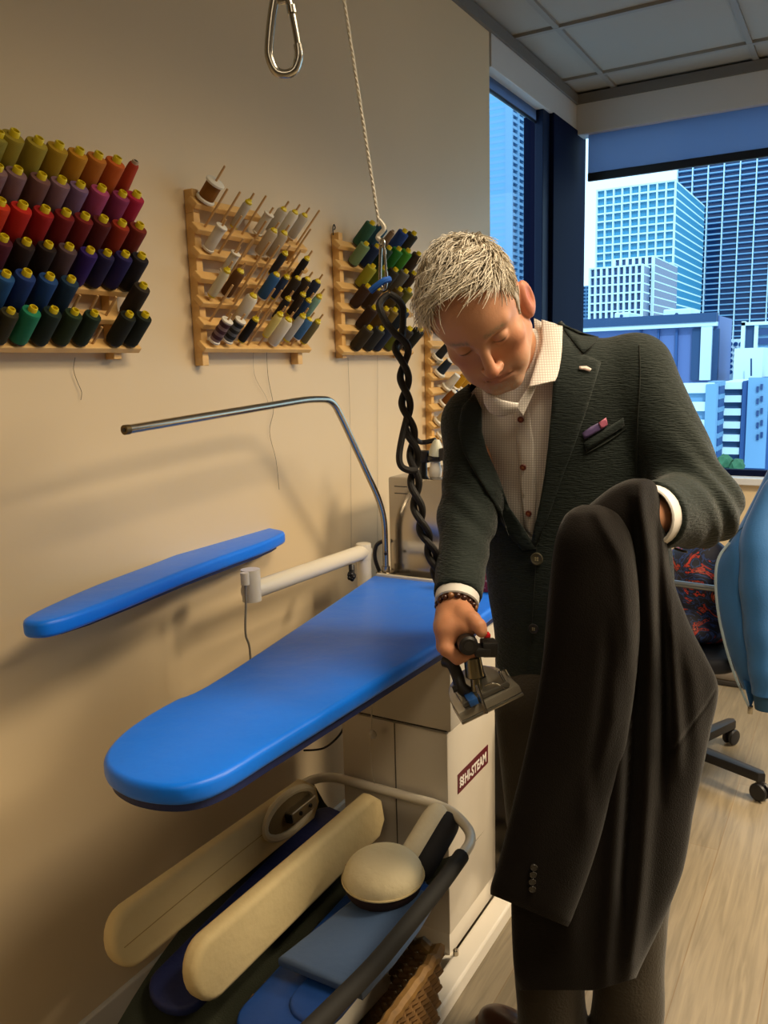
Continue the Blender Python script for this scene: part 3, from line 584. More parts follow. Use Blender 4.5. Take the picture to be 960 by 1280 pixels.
# dark floor cable along the wall behind the cabinet
bm = bmesh.new(); tube(bm, smooth_path([PL(*q, 1, 1.72) for q in [(380, 938), (405, 935), (425, 918), (432, 900)]], 6), .003, 6); o = bm_obj('black_cable', bm, blk); rebase(o); setp(o, 'black cable curving towards the left side of the white cabinet', 'cable')
# --- pink print and blue tray behind the man, on the far end
bm = bmesh.new(); box(bm, (.47, 1.93, ZB+.001), (.59, 1.965, ZB+.085), .003)
pk = mat('pink_print', '#c05a5e', .6); N_, L_, b_ = nodes(pk)
vo = N_.new('ShaderNodeTexVoronoi'); vo.inputs['Scale'].default_value = 110; cr = N_.new('ShaderNodeValToRGB'); cr.color_ramp.elements[0].color = (*srgb('#e8c4c0'), 1); cr.color_ramp.elements[1].color = (*srgb('#b03038'), 1); cr.color_ramp.elements[0].position = .25; cr.color_ramp.elements[1].position = .4
tcx = [n for n in N_ if n.type == 'TEX_COORD'][0]; L_.new(tcx.outputs['Object'], vo.inputs['Vector']); L_.new(vo.outputs['Distance'], cr.inputs[0]); L_.new(cr.outputs[0], b_.inputs['Base Color'])
o = bm_obj('fabric_bundle', bm, pk); rebase(o); setp(o, 'pink and red dotted fabric bundle behind the blue board, beside the man\'s sleeve', 'fabric')
# --- lower rack: white tube frame, olive sling and the pressing forms in it
ZR = .445
rk = thing('lower_rack', 'white tubular rack with an olive cloth sling in front of the cabinet', 'rack', (.46, 1.2, .25))
bm = bmesh.new(); tube(bm, fillet([(.225, 1.44, ZR+.005), (.235, 1.585, ZR), (.60, 1.585, ZR), (.695, 1.50, ZR), (.700, 1.41, ZR)], .07, 8), .0115, 14); bm_obj('tube_frame', bm, wm, rk)
bm = bmesh.new(); tube(bm, fillet([(.699, 1.425, ZR), (.70, 1.33, ZR-.006), (.69, 1.08, ZR-.02), (.66, .86, ZR-.03)], .05, 5), .0165, 14); bm_obj('foam_grip', bm, mat('foam_black', '#171614', .8), rk)
bm = bmesh.new(); tube(bm, fillet([(.222, 1.45, ZR+.005), (.215, 1.2, ZR-.01), (.22, 1.0, ZR-.03)], .05, 5), .0115, 12); bm_obj('tube_rail', bm, wm, rk)
olive = mat('olive_canvas', '#3c4030', .8, bump=(300, .2))
bm = bmesh.new(); nu, nv = 14, 20; g = []
for i in range(nu+1):
    u = i/nu; row = []
    for j in range(nv+1):
        v = j/nv; y = 1.56-.745*v; wv_ = 1-.22*max(0, (v-.55)/.45)**2
        x = .46+(u-.5)*.47*wv_; zz = ZR-.012-.140*math.sin(PI*u)**.7-.05*v*v-.12*v*max(0, 1-1.6*u)**1.3
        row.append(bm.verts.new((x, y, zz)))
    g.append(row)
for i in range(nu):
    for j in range(nv): bm.faces.new((g[i][j], g[i+1][j], g[i+1][j+1], g[i][j+1]))
r_ = bmesh.ops.solidify(bm, geom=bm.faces[:], thickness=.004); bm_obj('cloth_sling', bm, olive, rk)
cream = mat('cream_cotton', '#d8c493', .75, bump=(40, .2), noise=(6, .12)); creamw = mat('cream_white', '#ddd3b8', .7, bump=(60, .15))
def long_pad(name, label, a, b, tall0, tall1, th, m, tilt=0., cat='pressing form', round0=.5, group=None):
    """a padded board standing on its long edge from near end a to far end b"""
    t = thing(name, label, cat, a, group); a = Vector(a); b = Vector(b); d = (b-a); L = d.length; z = Vector((0, 0, 1)); d.normalize(); z = (z-d*z.dot(d)).normalized()
    s = d.cross(z); z = (z*math.cos(tilt)+s*math.sin(tilt)).normalized(); s = d.cross(z)
    M = Matrix((d, z, s)).transposed().to_4x4(); M.translation = a
    ol = []
    for k in range(13):
        an = PI/2+PI*k/12; ol.append((tall0*.42+tall0*.42*math.cos(an), tall0/2+tall0/2*math.sin(an)))
    ol += [(L-.03, 0), (L, .03), (L, tall1-.03), (L-.03, tall1)]
    bm = bmesh.new(); prism(bm, ol, -th/2, th/2, M, th*.34, 4); bm_obj('padding', bm, m, t, True, 70); return t, M, L
lp, M1, L1 = long_pad('sleeve_form', 'cream padded sleeve form with an oval opening, leaning nearest the wall', (.238, .905, .352), (.28, 1.50, .395), .118, .100, .04, cream, -.16, group='cream padded forms in the rack')
bm = bmesh.new(); ring = [(M1 @ Vector((.49+.085*math.cos(2*PI*k/24), .062+.042*math.sin(2*PI*k/24), .021))) for k in range(24)]; tube(bm, ring+[ring[0]], .009, 8); bm_obj('oval_rim', bm, creamw, lp)
bm = bmesh.new(); prism(bm, [(.49+.078*math.cos(2*PI*k/20), .062+.036*math.sin(2*PI*k/20)) for k in range(20)], .0195, .0215, M1); bm_obj('oval_recess', bm, mat('recess_tan', '#7d6c4c', .8), lp, False)
bm = bmesh.new(); box(bm, (.475, .045, .02), (.56, .07, .045), .002, M1); bm_obj('metal_bracket', bm, mat('bracket_zinc', '#b9b4a6', .3, metal=.9), lp, False)
for q in (.50, .535):
    bm = bmesh.new(); lathe(bm, [(.005, 0), (.005, .003), (.003, .004)], M1 @ at((q, .058, .045), (0, 0, 1)), 10); bm_obj('bolt', bm, blk, lp, False)
bm = bmesh.new(); box(bm, (.470, .048, .024), (.4755, .067, .041), 0, M1); bm_obj('tube_opening', bm, blk, lp, False)
bm = bmesh.new(); tube(bm, [M1 @ Vector((x, .055+.006*math.sin(x*5), .0205)) for x in (.02, .12, .22, .32, .40)], .0009, 5); bm_obj('seam', bm, mat('seam_cream', '#a88f5e', .8), lp)
lp2, M2, L2 = long_pad('sleeve_form', 'plain cream padded form with no opening, standing in the middle of the rack', (.392, .945, .312), (.43, 1.55, .365), .125, .110, .042, cream, -.10, group='cream padded forms in the rack')
navy = mat('navy_cloth', '#0e1c52', .6, bump=(60, .15)); steelb = mat('slate_blue_cloth', '#41577a', .5, bump=(50, .12)); bluep = mat('blue_cloth', '#12418c', .5, bump=(40, .15))
def flat_pad(name, label, outl, z0, z1, M, m, group=None, bev=.008):
    bm = bmesh.new(); prism(bm, outl, z0, z1, M, bev, 3); o = bm_obj(name, bm, m, None, True, 60); rebase(o); setp(o, label, 'pressing pad', group); return o
def pad_M(o, d, roll=0., pitch=0.):
    x = Vector(d).normalized(); z = Vector((0, 0, 1)); y = z.cross(x).normalized(); z = x.cross(y); M = Matrix((x, y, z)).transposed().to_4x4() @ Matrix.Rotation(roll, 4, 'X'); M.translation = Vector(o); return M
def rr(L, w0, w1, rd=.5):
    ol = [(L-.02, -w1/2), (L, -w1/2+.02), (L, w1/2-.02), (L-.02, w1/2)]
    for k in range(11):
        an = PI/2+PI*k/10; ol.append((w0*.4+w0*.4*math.cos(an), w0/2*math.sin(an)))
    return ol
flat_pad('pressing_pad', 'dark navy padded board lying between the two cream forms', rr(.60, .12, .14), -.012, .012, pad_M((.318, .93, .305), (.035, .68, .095), .12), navy, 'padded boards in the sling')
flat_pad('pressing_pad', 'bright blue padded board at the front bottom of the sling', rr(.5, .15, .16), -.013, .013, pad_M((.515, .955, .290), (.03, .6, .05), -.1), bluep, 'padded boards in the sling')
flat_pad('pressing_pad', 'narrow blue pad between the slate mitt and the front blue board', rr(.40, .11, .12), -.011, .011, pad_M((.575, 1.02, .312), (.03, .5, .05), -.1), bluep, 'padded boards in the sling')
flat_pad('pressing_pad', 'slate blue flat pressing mitt lying in front of the round cushion', [(0, -.080), (.10, -.084), (.20, -.080), (.27, -.07), (.29, -.04), (.29, .04), (.27, .065), (.20, .085), (.10, .10), (0, .115)], -.012, .014, pad_M((.585, 1.085, .350), (.02, .38, .02), -.06), steelb, 'padded boards in the sling', .009)
# tailor's ham cushion
ham = thing('tailors_ham', 'round pressing cushion, cream above and dark brown below, on the slate mitt', 'cushion', (.56, 1.335, .37))
def half(top):
    V = []; F = []; n, mth = 40, 12
    bm = bmesh.new(); rows = []
    for i in range(mth+1):
        ph = (PI/2)*i/mth
        row = []
        for k in range(n):
            a = 2*PI*k/n; rx, ry = .083, .088; h = .048 if top else -.054
            cr_ = math.cos(ph)**.75; pk_ = 1+.012*math.sin(a*17)*(1-i/mth)*(.6)
            row.append(bm.verts.new((.555+rx*cr_*math.cos(a)*pk_, 1.345+ry*cr_*math.sin(a)*pk_, .402+h*math.sin(ph)**.9)))
        rows.append(row)
    for a_, b_2 in zip(rows, rows[1:]):
        for k in range(n):
            bm.faces.new((a_[k], a_[(k+1) % n], b_2[(k+1) % n], b_2[k]))
    return bm
bm_obj('top_cover', half(True), mat('ham_cream', '#e0d3ae', .65, bump=(50, .2)), ham); bm_obj('bottom_cover', half(False), mat('ham_brown', '#2b1712', .75, bump=(60, .2)), ham)
bm = bmesh.new(); tube(bm, [Vector((.555+.0845*math.cos(2*PI*k/40), 1.345+.0895*math.sin(2*PI*k/40), .402)) for k in range(41)], .0022, 6); bm_obj('piping', bm, mat('piping_cream', '#bfae84', .7), ham)
bm = bmesh.new(); box(bm, (.470, 1.33, .385), (.473, 1.345, .41)); bm_obj('orange_tag', bm, mat('tag_orange', '#b4501c', .6), ham, False)
sr = thing('seam_roll', 'cream and black seam roll lying behind the round cushion', 'seam roll', (.60, 1.47, .42))
ax0 = Vector((.563, 1.42, .372)); ax1 = Vector((.582, 1.575, .452))
bm = bmesh.new(); ps = [ax0.lerp(ax1, t) for t in np.linspace(0, 1, 15)]; tube(bm, ps, 0, 16, True, [max(.004, .031*math.sqrt(max(0, 1-(2*t-1)**6))) for t in np.linspace(0, 1, 15)]); bm_obj('roll_cover', bm, creamw, sr)
bm = bmesh.new(); sh = Vector((.026, 0, -.012)); tube(bm, [p+sh for p in ps], 0, 16, True, [max(.004, .030*math.sqrt(max(0, 1-(2*t-1)**6))) for t in np.linspace(0, 1, 15)]); bm_obj('dark_side', bm, mat('roll_black', '#17161a', .8), sr)
# white tray corner under the sling at the front
bm = bmesh.new(); prism(bm, rr(.5, .16, .18), -.1, 0, pad_M((.44, .90, .215), (.03, .6, 0)), .012, 3); o = bm_obj('white_tray', bm, wm, None, True); rebase(o); setp(o, 'white plastic tray showing under the front of the sling', 'tray')
# --- wicker basket below
wk = mat('wicker', '#7d5a2c', .7, noise=(30, .4)); bk = thing('wicker_basket', 'brown woven wicker basket on the floor beside the cabinet base', 'basket', (.51, 1.22, 0))
bm = bmesh.new(); X0, X1, Y0, Y1, Hb = .42, .668, 1.06, 1.375, .245
def per(s, inset=0.):
    w, h = X1-X0-2*inset, Y1-Y0-2*inset; s = s % (2*(w+h))
    if s < w: return X0+inset+s, Y0+inset
    s -= w
    if s < h: return X1-inset, Y0+inset+s
    s -= h
    if s < w: return X1-inset-s, Y1-inset
    return X0+inset, Y1-inset-(s-w)
Pm = 2*(X1-X0+Y1-Y0); nst = 44
for rw in range(13):
    z = .012+rw*.0185; pth = []
    for k in range(nst*2+1):
        s = Pm*k/(nst*2); ins = .004*math.cos(PI*k+PI*rw)+.001
        x, y = per(s); cx, cy = (X0+X1)/2, (Y0+Y1)/2; f_ = .90+.10*z/Hb
        x = cx+(x-cx)*f_; y = cy+(y-cy)*f_; dx, dy = x-cx, y-cy; l = math.hypot(dx, dy); x += dx/l*ins; y += dy/l*ins
        pth.append((x, y, z))
    tube(bm, pth, .0088, 6, False)
bm_obj('woven_wall', bm, wk, bk)
bm = bmesh.new(); pth = [(per(Pm*k/60, 0)[0], per(Pm*k/60, 0)[1], Hb+.006*math.sin(k*3)) for k in range(61)]; tube(bm, pth, .014, 8, False); bm_obj('rim', bm, mat('wicker_rim', '#8a6734', .65, noise=(40, .4)), bk)
bm = bmesh.new(); box(bm, (X0+.03, Y0+.04, .004), (X1-.03, Y1-.04, .012)); bm_obj('bottom', bm, wk, bk, False)
# --- shelf of black bits behind the cabinet (seen between it and the coat)
st = thing('supply_stand', 'dark stand of bits and white papers behind the white cabinet', 'stand', (.67, 1.98, 0))
bm = bmesh.new(); box(bm, (.615, 1.93, 0), (.635, 2.03, .62), .003); box(bm, (.71, 1.93, 0), (.725, 2.03, .62), .003)
for z in (.06, .24, .42, .56): box(bm, (.62, 1.935, z), (.72, 2.025, z+.012))
bm_obj('frame', bm, mat('stand_black', '#141212', .6), st, False)
bm = bmesh.new(); tube(bm, [(.665, 1.93, .60), (.69, 1.925, .35)], .008, 10); bm_obj('grey_tube', bm, mat('tube_grey', '#6a6258', .5), st)
for z, c in ((.573, '#cfc8ba'), (.253, '#7a2a24'), (.433, '#5d564c')):
    bm = bmesh.new(); box(bm, (.638, 1.94, z), (.70, 2.02, z+.03), .003); bm_obj('packet', bm, mat('pk'+c, c, .6), st, False)
# --- ceiling cord, snap hooks, hose braid
cordm = mat('white_rope', '#cfc9bb', .6)
N_, L_, b_ = nodes(cordm)
ctop = P(430, 0, 1.42); cbot = P(474, 282, 1.50); up_ = ctop+(ctop-cbot)*((CEIL-ctop[2])/(ctop[2]-cbot[2]))
rope = thing('hanging_rope', 'thin white twisted rope hanging from the ceiling to the hose', 'rope', tuple(cbot))
bm = bmesh.new(); nst = 420
for k2 in range(2):
    pth = []
    for i in range(nst+1):
        p = Vector(up_).lerp(Vector(cbot), i/nst); a = i*.8+PI*k2; pth.append(p+Vector((math.cos(a), math.sin(a), 0))*.0014)
    tube(bm, pth, .0021, 6)
bm_obj('twisted_strands', bm, cordm, rope)
bm = bmesh.new(); kb = Vector(cbot)
tube(bm, smooth_path([kb+Vector((0, 0, .01)), kb+Vector((.008, .004, -.005)), kb+Vector((-.004, 0, -.02)), kb+Vector((.006, 0, -.03)), kb+Vector((0, 0, -.042))], 6), .0042, 8); bm_obj('knot', bm, cordm, rope)
steel = mat('zinc_steel', '#b8b4aa', .25, metal=1.)
def snaphook(t, c, L, w, wt, axis):
    """pear shaped spring hook: c top centre"""
    c = Vector(c); ax = Vector(axis).normalized(); dn = Vector((0, 0, -1))
    ol = [(-.22*w, 0), (-.36*w, .25*L), (-.5*w, .62*L), (-.5*w, .78*L), (-.32*w, .95*L), (0, L), (.32*w, .95*L), (.5*w, .78*L), (.48*w, .62*L), (.34*w, .25*L), (.2*w, .02*L)]
    bm = bmesh.new(); tube(bm, smooth_path([c+ax*x+dn*y for x, y in ol[:9]], 6), wt, 12); tube(bm, smooth_path([c+ax*x+dn*y for x, y in ol[8:]], 6), wt*.72, 10); bm_obj('hook_body', bm, steel, t)
    bm = bmesh.new(); cyl(bm, c+ax*(.34*w)+dn*.22*L, c+ax*(.30*w)+dn*.12*L, wt*1.1, n=12); bm_obj('gate_collar', bm, steel, t)
    bm = bmesh.new(); ring = [c+ax*(.26*w*math.cos(2*PI*k/16))+dn*(-.04*L+.09*L*math.sin(2*PI*k/16)) for k in range(17)]; tube(bm, ring, wt*.8, 10); bm_obj('eye', bm, steel, t)
c1 = P(352, -4, .95)
h1 = thing('spring_hook', 'big empty steel spring hook hanging at the top of the wall view', 'carabiner', tuple(c1), 'steel spring hooks')
snaphook(h1, c1, .083, .034, .0052, (CR[0], CR[1], 0))
bm = bmesh.new(); tube(bm, [Vector(c1)+Vector((0, 0, .006)), (c1[0], c1[1], CEIL)], .003, 8); bm_obj('cord', bm, cordm, h1)
c2 = P(478, 306, 1.50)
h2 = thing('spring_hook', 'small steel spring hook between the rope and the black hose', 'carabiner', tuple(c2), 'steel spring hooks')
snaphook(h2, c2, .078, .014, .0032, (CR[0]*.5, CR[1]*.5-.3, 0))
bm = bmesh.new(); tube(bm, smooth_path([P(463, 364, 1.49), P(470, 358, 1.485), P(480, 351, 1.483), P(487, 349, 1.49)], 5), .006, 8); o = bm_obj('blue_tie', bm, mat('blue_tape', '#1d5ec0', .5)); rebase(o); setp(o, 'blue tape tie wrapped round the hook above the hose', 'tie')
hose = mat('braided_hose', '#100c0a', .62, bump=(700, .3))
hs = thing('steam_hose', 'pair of black hoses twisted together hanging from the hook to the iron', 'hose', tuple(P(520, 640, 1.52)))
ctr = [(487, 368), (489, 385), (493, 405), (500, 425), (504, 450), (506, 480), (508, 510), (512, 535), (517, 560), (518, 590), (520, 620), (527, 655), (538, 685), (545, 715)]
dd = [1.49, 1.49, 1.49, 1.49, 1.49, 1.49, 1.49, 1.49, 1.49, 1.49, 1.49, 1.50, 1.52, 1.535]
cp = smooth_path([P(*q, d) for q, d in zip(ctr, dd)], 14); s = 0
amp = lambda i: (.024 if i < 30 else .0075+ (.0165*(1-(i-30)/26) if i < 56 else 0))
for k2 in range(2):
    bm = bmesh.new(); pth = []; ph = 0.; 
    for i, p in enumerate(cp):
        q = cp[max(i-1, 0)]; ds = (p-q).length; ph += ds*(16 if i < 40 else 66)
        a = ph+PI*k2; am = amp(i)
        if i < 18: am *= math.sin(min(1, i/16)*PI/2)
        pth.append(p+Vector(CR)*math.cos(a)*am+Vector(CF)*math.sin(a)*am*.9)
    pth.append(Vector(P(548+6*k2, 745, 1.53))); pth.append(Vector(P(551+8*k2, 775, 1.52))); pth.append(Vector(P(566+5*k2, 800, 1.50)))
    tube(bm, pth, .0066, 10); bm_obj('hose_line', bm, hose, hs)
bm = bmesh.new(); tube(bm, smooth_path([P(509, 520, 1.485), P(503, 545, 1.47), P(499, 570, 1.465), P(502, 583, 1.465), P(512, 588, 1.47), P(520, 587, 1.48)], 8), .0062, 10); bm_obj('hose_loop', bm, hose, hs)
# ================= the city outside =================
def bmat(name, c, rough=.6): return mat(name, c, rough)
def tower(name, label, x0, x1, ytop, ybot, Y, depth, body, band, nf, nm, bt_=.28, mt_=.0, axis=1, fin=None, zbot=-45, proud=.5):
    """a block whose front stands on the plane Y; nf floor bands, nm upright fins on the front"""
    a = PL(x0, (ytop+ybot)/2, axis, Y); b = PL(x1, (ytop+ybot)/2, axis, Y); zt = PL((x0+x1)/2, ytop, axis, Y)[2]; zb = PL((x0+x1)/2, ybot, axis, Y)[2]
    o = 1-axis; lo, hi = sorted((a[o], b[o])); sg = 1 if axis == 1 else -1; c = [0, 0, zbot]; c[o] = (lo+hi)/2; c[axis] = Y+sg*depth/2
    t = thing(name, label, 'building', c, 'city buildings outside')
    def bx_(bm, l0, l1, d0, d1, z0, z1):
        p = [0, 0, z0]; q = [0, 0, z1]; p[o], q[o] = l0, l1; p[axis], q[axis] = min(Y+sg*d0, Y+sg*d1), max(Y+sg*d0, Y+sg*d1); box(bm, p, q)
    bm = bmesh.new(); bx_(bm, lo, hi, 0, depth, zbot, zt); bm_obj('walls', bm, body, t, False)
    fh = (zt-zb)/nf
    if bt_:
        bm = bmesh.new()
        for i in range(nf+1): z = zt-fh*i; bx_(bm, lo-.02, hi+.02, -proud, depth, z-fh*bt_, z+.01)
        bm_obj('floor_bands', bm, band, t, False)
    if nm:
        bm = bmesh.new(); w = (hi-lo)/nm
        for i in range(nm+1): x = lo+w*i; bx_(bm, x-w*mt_/2, x+w*mt_/2, -proud*1.15, 0, zb, zt)
        bm_obj('upright_fins', bm, fin or band, t, False)
    return t, lo, hi, zt, zb
gcy = mat('glass_cyan', '#2f8fb4', .25, spec=.6); gdk = mat('glass_deep', '#123a6e', .25, spec=.6); gpl = mat('glass_pale', '#5f9cc4', .3); wht = mat('concrete_white', '#cfe6ee', .7); whb = mat('concrete_blue', '#6f9cc0', .7); blg = mat('concrete_navy', '#2a5288', .7); pan = mat('panel_violet', '#5a72a8', .6); dkg = mat('concrete_dusk', '#24466e', .7)
# right window, back to front
tower('tall_tower', 'tallest dark blue tower with thin white uprights at the right of the far window', 846, 985, 120, 440, 150, 30, gdk, whb, 46, 7, .22, .06, fin=wht, proud=.9)
bm = bmesh.new()
tower('grid_tower', 'cyan glass tower with white grid left of the tallest tower', 746, 842, 232, 420, 120, 22, gcy, wht, 19, 9, .18, .16, proud=.5)
tower('low_tower', 'shorter white framed block in front of the cyan glass tower', 738, 803, 333, 410, 85, 3, gdk, wht, 7, 9, .16, .34, proud=.35)
t, lo, hi, zt, zb = tower('setback_block', 'small stepped block on top of the shorter white framed block', 768, 816, 322, 410, 88.5, 12, gdk, wht, 9, 6, .15, .4, proud=.3)
tower('distant_tower', 'pale distant tower beside the dark window column', 718, 737, 358, 420, 190, 18, gpl, whb, 14, 5, .3, .2)
tower('podium_block', 'wide low building with a navy roof band and violet wall panels', 700, 897, 400, 520, 62, 6, pan, blg, 1, 0, 0)
def slab(label_o, nm, x0, x1, y0, y1, Y, th, m):
    a = PL(x0, y0, 1, Y); b = PL(x1, y1, 1, Y); zm = sorted((PL((x0+x1)/2, y0, 1, Y)[2], PL((x0+x1)/2, y1, 1, Y)[2])); bm = bmesh.new(); box(bm, (min(a[0], b[0]), Y-th, zm[0]), (max(a[0], b[0]), Y+.2, zm[1])); return bm_obj(nm, bm, m, label_o, False)
pod = [o for o in bpy.data.objects if o.name.startswith('podium_block')][0]
slab(pod, 'roof_band', 700, 897, 396, 407, 61.8, .6, dkg); slab(pod, 'white_frame', 700, 897, 407, 412, 61.8, .5, wht); slab(pod, 'white_frame', 878, 889, 407, 475, 61.8, .45, wht); slab(pod, 'dark_bay', 866, 877, 411, 475, 61.9, .2, dkg); slab(pod, 'dark_bay', 889, 897, 411, 475, 61.9, .2, dkg)
for x in (800, 822, 845): slab(pod, 'panel_joint', x, x+.8, 412, 475, 61.9, .15, blg)
for i, (x0, x1, y0) in enumerate(((768, 786, 391), (829, 863, 387))):
    a = PL(x0, y0, 1, 66); b = PL(x1, 399, 1, 66); t = thing('roof_unit', ['small white plant box on the navy roof', 'long white plant box on the navy roof'][i], 'roof unit', ((a[0]+b[0])/2, 68, b[2]), 'roof plant boxes')
    bm = bmesh.new(); box(bm, (a[0], 66, b[2]-.5), (b[0], 70, a[2]), .1); bm_obj('casing', bm, wht, t, False)
    bm = bmesh.new(); cx = (a[0]+b[0])/2; cyl(bm, (cx, 66.02, (a[2]+b[2])/2), (cx, 65.9, (a[2]+b[2])/2), .12, n=10); bm_obj('vent_hole', bm, dkg, t)
# block with round openings
t, lo, hi, zt, zb = tower('round_window_block', 'white block pierced by rows of round openings', 894, 934, 424, 480, 70, 10, wht, whb, 1, 0, 0)
for i in range(6):
    for j in range(6):
        p = PL(900+i*6.6, 430+j*7, 1, 70); bm = bmesh.new(); cyl(bm, (p[0], 70.01, p[2]), (p[0], 69.9, p[2]), .16, n=14); bm_obj('round_window', bm, gdk, t)
t, *_ = tower('frame_block', 'block with a white frame and dark bay at the right edge', 928, 985, 402, 480, 58, 8, whb, wht, 2, 0, 0)
slab(t, 'white_frame', 928, 985, 402, 406, 57.9, .4, wht); slab(t, 'white_frame', 928, 931, 402, 440, 57.9, .4, wht); slab(t, 'dark_bay', 932, 944, 407, 440, 57.95, .1, dkg); slab(t, 'white_frame', 944, 947, 406, 440, 57.9, .3, wht)
for y in (410, 422): slab(t, 'window_band', 948, 985, y, y+8, 57.95, .1, gdk)
t, lo, hi, zt, zb = tower('plain_block', 'plain pale block with a thin mast on its roof corner', 917, 953, 435, 480, 52, 4, wht, wht, 1, 0, 0)
p = PL(939, 470, 1, 51); q_ = PL(939, 448, 1, 51); bm = bmesh.new(); cyl(bm, p, q_, .05, n=8); bm_obj('mast', bm, dkg, t)
# parking structure, front and side
t, lo, hi, zt, zb = tower('parking_structure', 'white parking structure with open dark decks', 898, 926, 478, 575, 44, 6, dkg, wht, 6, 0, .5, proud=.3)
t, *_ = tower('office_block', 'navy cornered office block right of the parking structure', 926, 985, 476, 585, 43.6, 10, blg, blg, 1, 0, 0)
slab(t, 'pale_side', 936, 956, 472, 585, 43.5, .1, whb)
for i in range(5):
    for j in range(2): slab(t, 'window', 946+j*5, 948.5+j*5, 483+i*15+j*-3, 490+i*15+j*-3, 43.4, .1, gdk)
t, *_ = tower('parking_structure', 'left wing of white parking decks beside the man\'s sleeve', 840, 884, 480, 590, 40, 1.5, whb, wht, 5, 0, .5, proud=.3)
slab(t, 'corner_shaft', 884, 893, 480, 590, 39.9, .3, whb)
t, *_ = tower('ribbed_wing', 'narrow blue ribbed stair wing between the white parking decks', 884, 898, 477, 590, 42, 1.5, blg, whb, 7, 0, .35, proud=.2)
# trees at the bottom and the ground
grn = mat('leaf_green', '#3a6a48', .8, noise=(.8, .4))
for i, (x, y) in enumerate(((906, 577), (892, 581), (921, 582))):
    c = PL(x, y, 1, 37); bm = bmesh.new(); bmesh.ops.create_icosphere(bm, subdivisions=3, radius=.30)
    for v in bm.verts: v.co *= 1+.25*math.sin(v.co.x*17+i)*math.sin(v.co.y*19)*math.sin(v.co.z*15+i); v.co += Vector(c)
    t = thing('tree', ['tree with the highest crown under the parking decks', 'left tree under the parking decks', 'right tree under the parking decks'][i], 'tree', (c[0], c[1], c[2]-3), 'street trees')
    bm_obj('foliage', bm, grn, t); bm = bmesh.new(); cyl(bm, (c[0], c[1], c[2]-3), c, .08, n=8); bm_obj('trunk', bm, dkg, t)
bm = bmesh.new(); box(bm, (-20, 30, -46), (90, 300, -45)); box(bm, (-300, -60, -46), (-20, 300, -45)); struct('ground', bm, mat('street', '#7f9aa8', .9))
bm = bmesh.new(); a = PL(870, 592, 1, 36); box(bm, (a[0], 20, a[2]-1), (a[0]+12, 36.5, a[2]), 0); o = bm_obj('roof_terrace', bm, mat('terrace_pale', '#9fb4b8', .9)); rebase(o); setp(o, 'pale flat roof just outside the far window sill', 'roof', kind='structure')
# left window
t, lo, hi, zt, zb = tower('balcony_tower', 'tall pale tower with stacked balconies seen through the left window', 598, 632, 20, 420, -92, 25, gpl, gpl, 1, 0, 0, axis=0)
t, lo, hi, zt, zb = tower('balcony_tower', 'balcony side of the tower in the left window', 632, 663, 100, 420, -58, 30, gpl, whb, 40, 4, .42, .12, axis=0, proud=1.2)
tower('distant_tower', 'small pale distant block low in the left window', 663, 679, 364, 420, -90, 20, gpl, whb, 8, 4, .4, .2, axis=0)
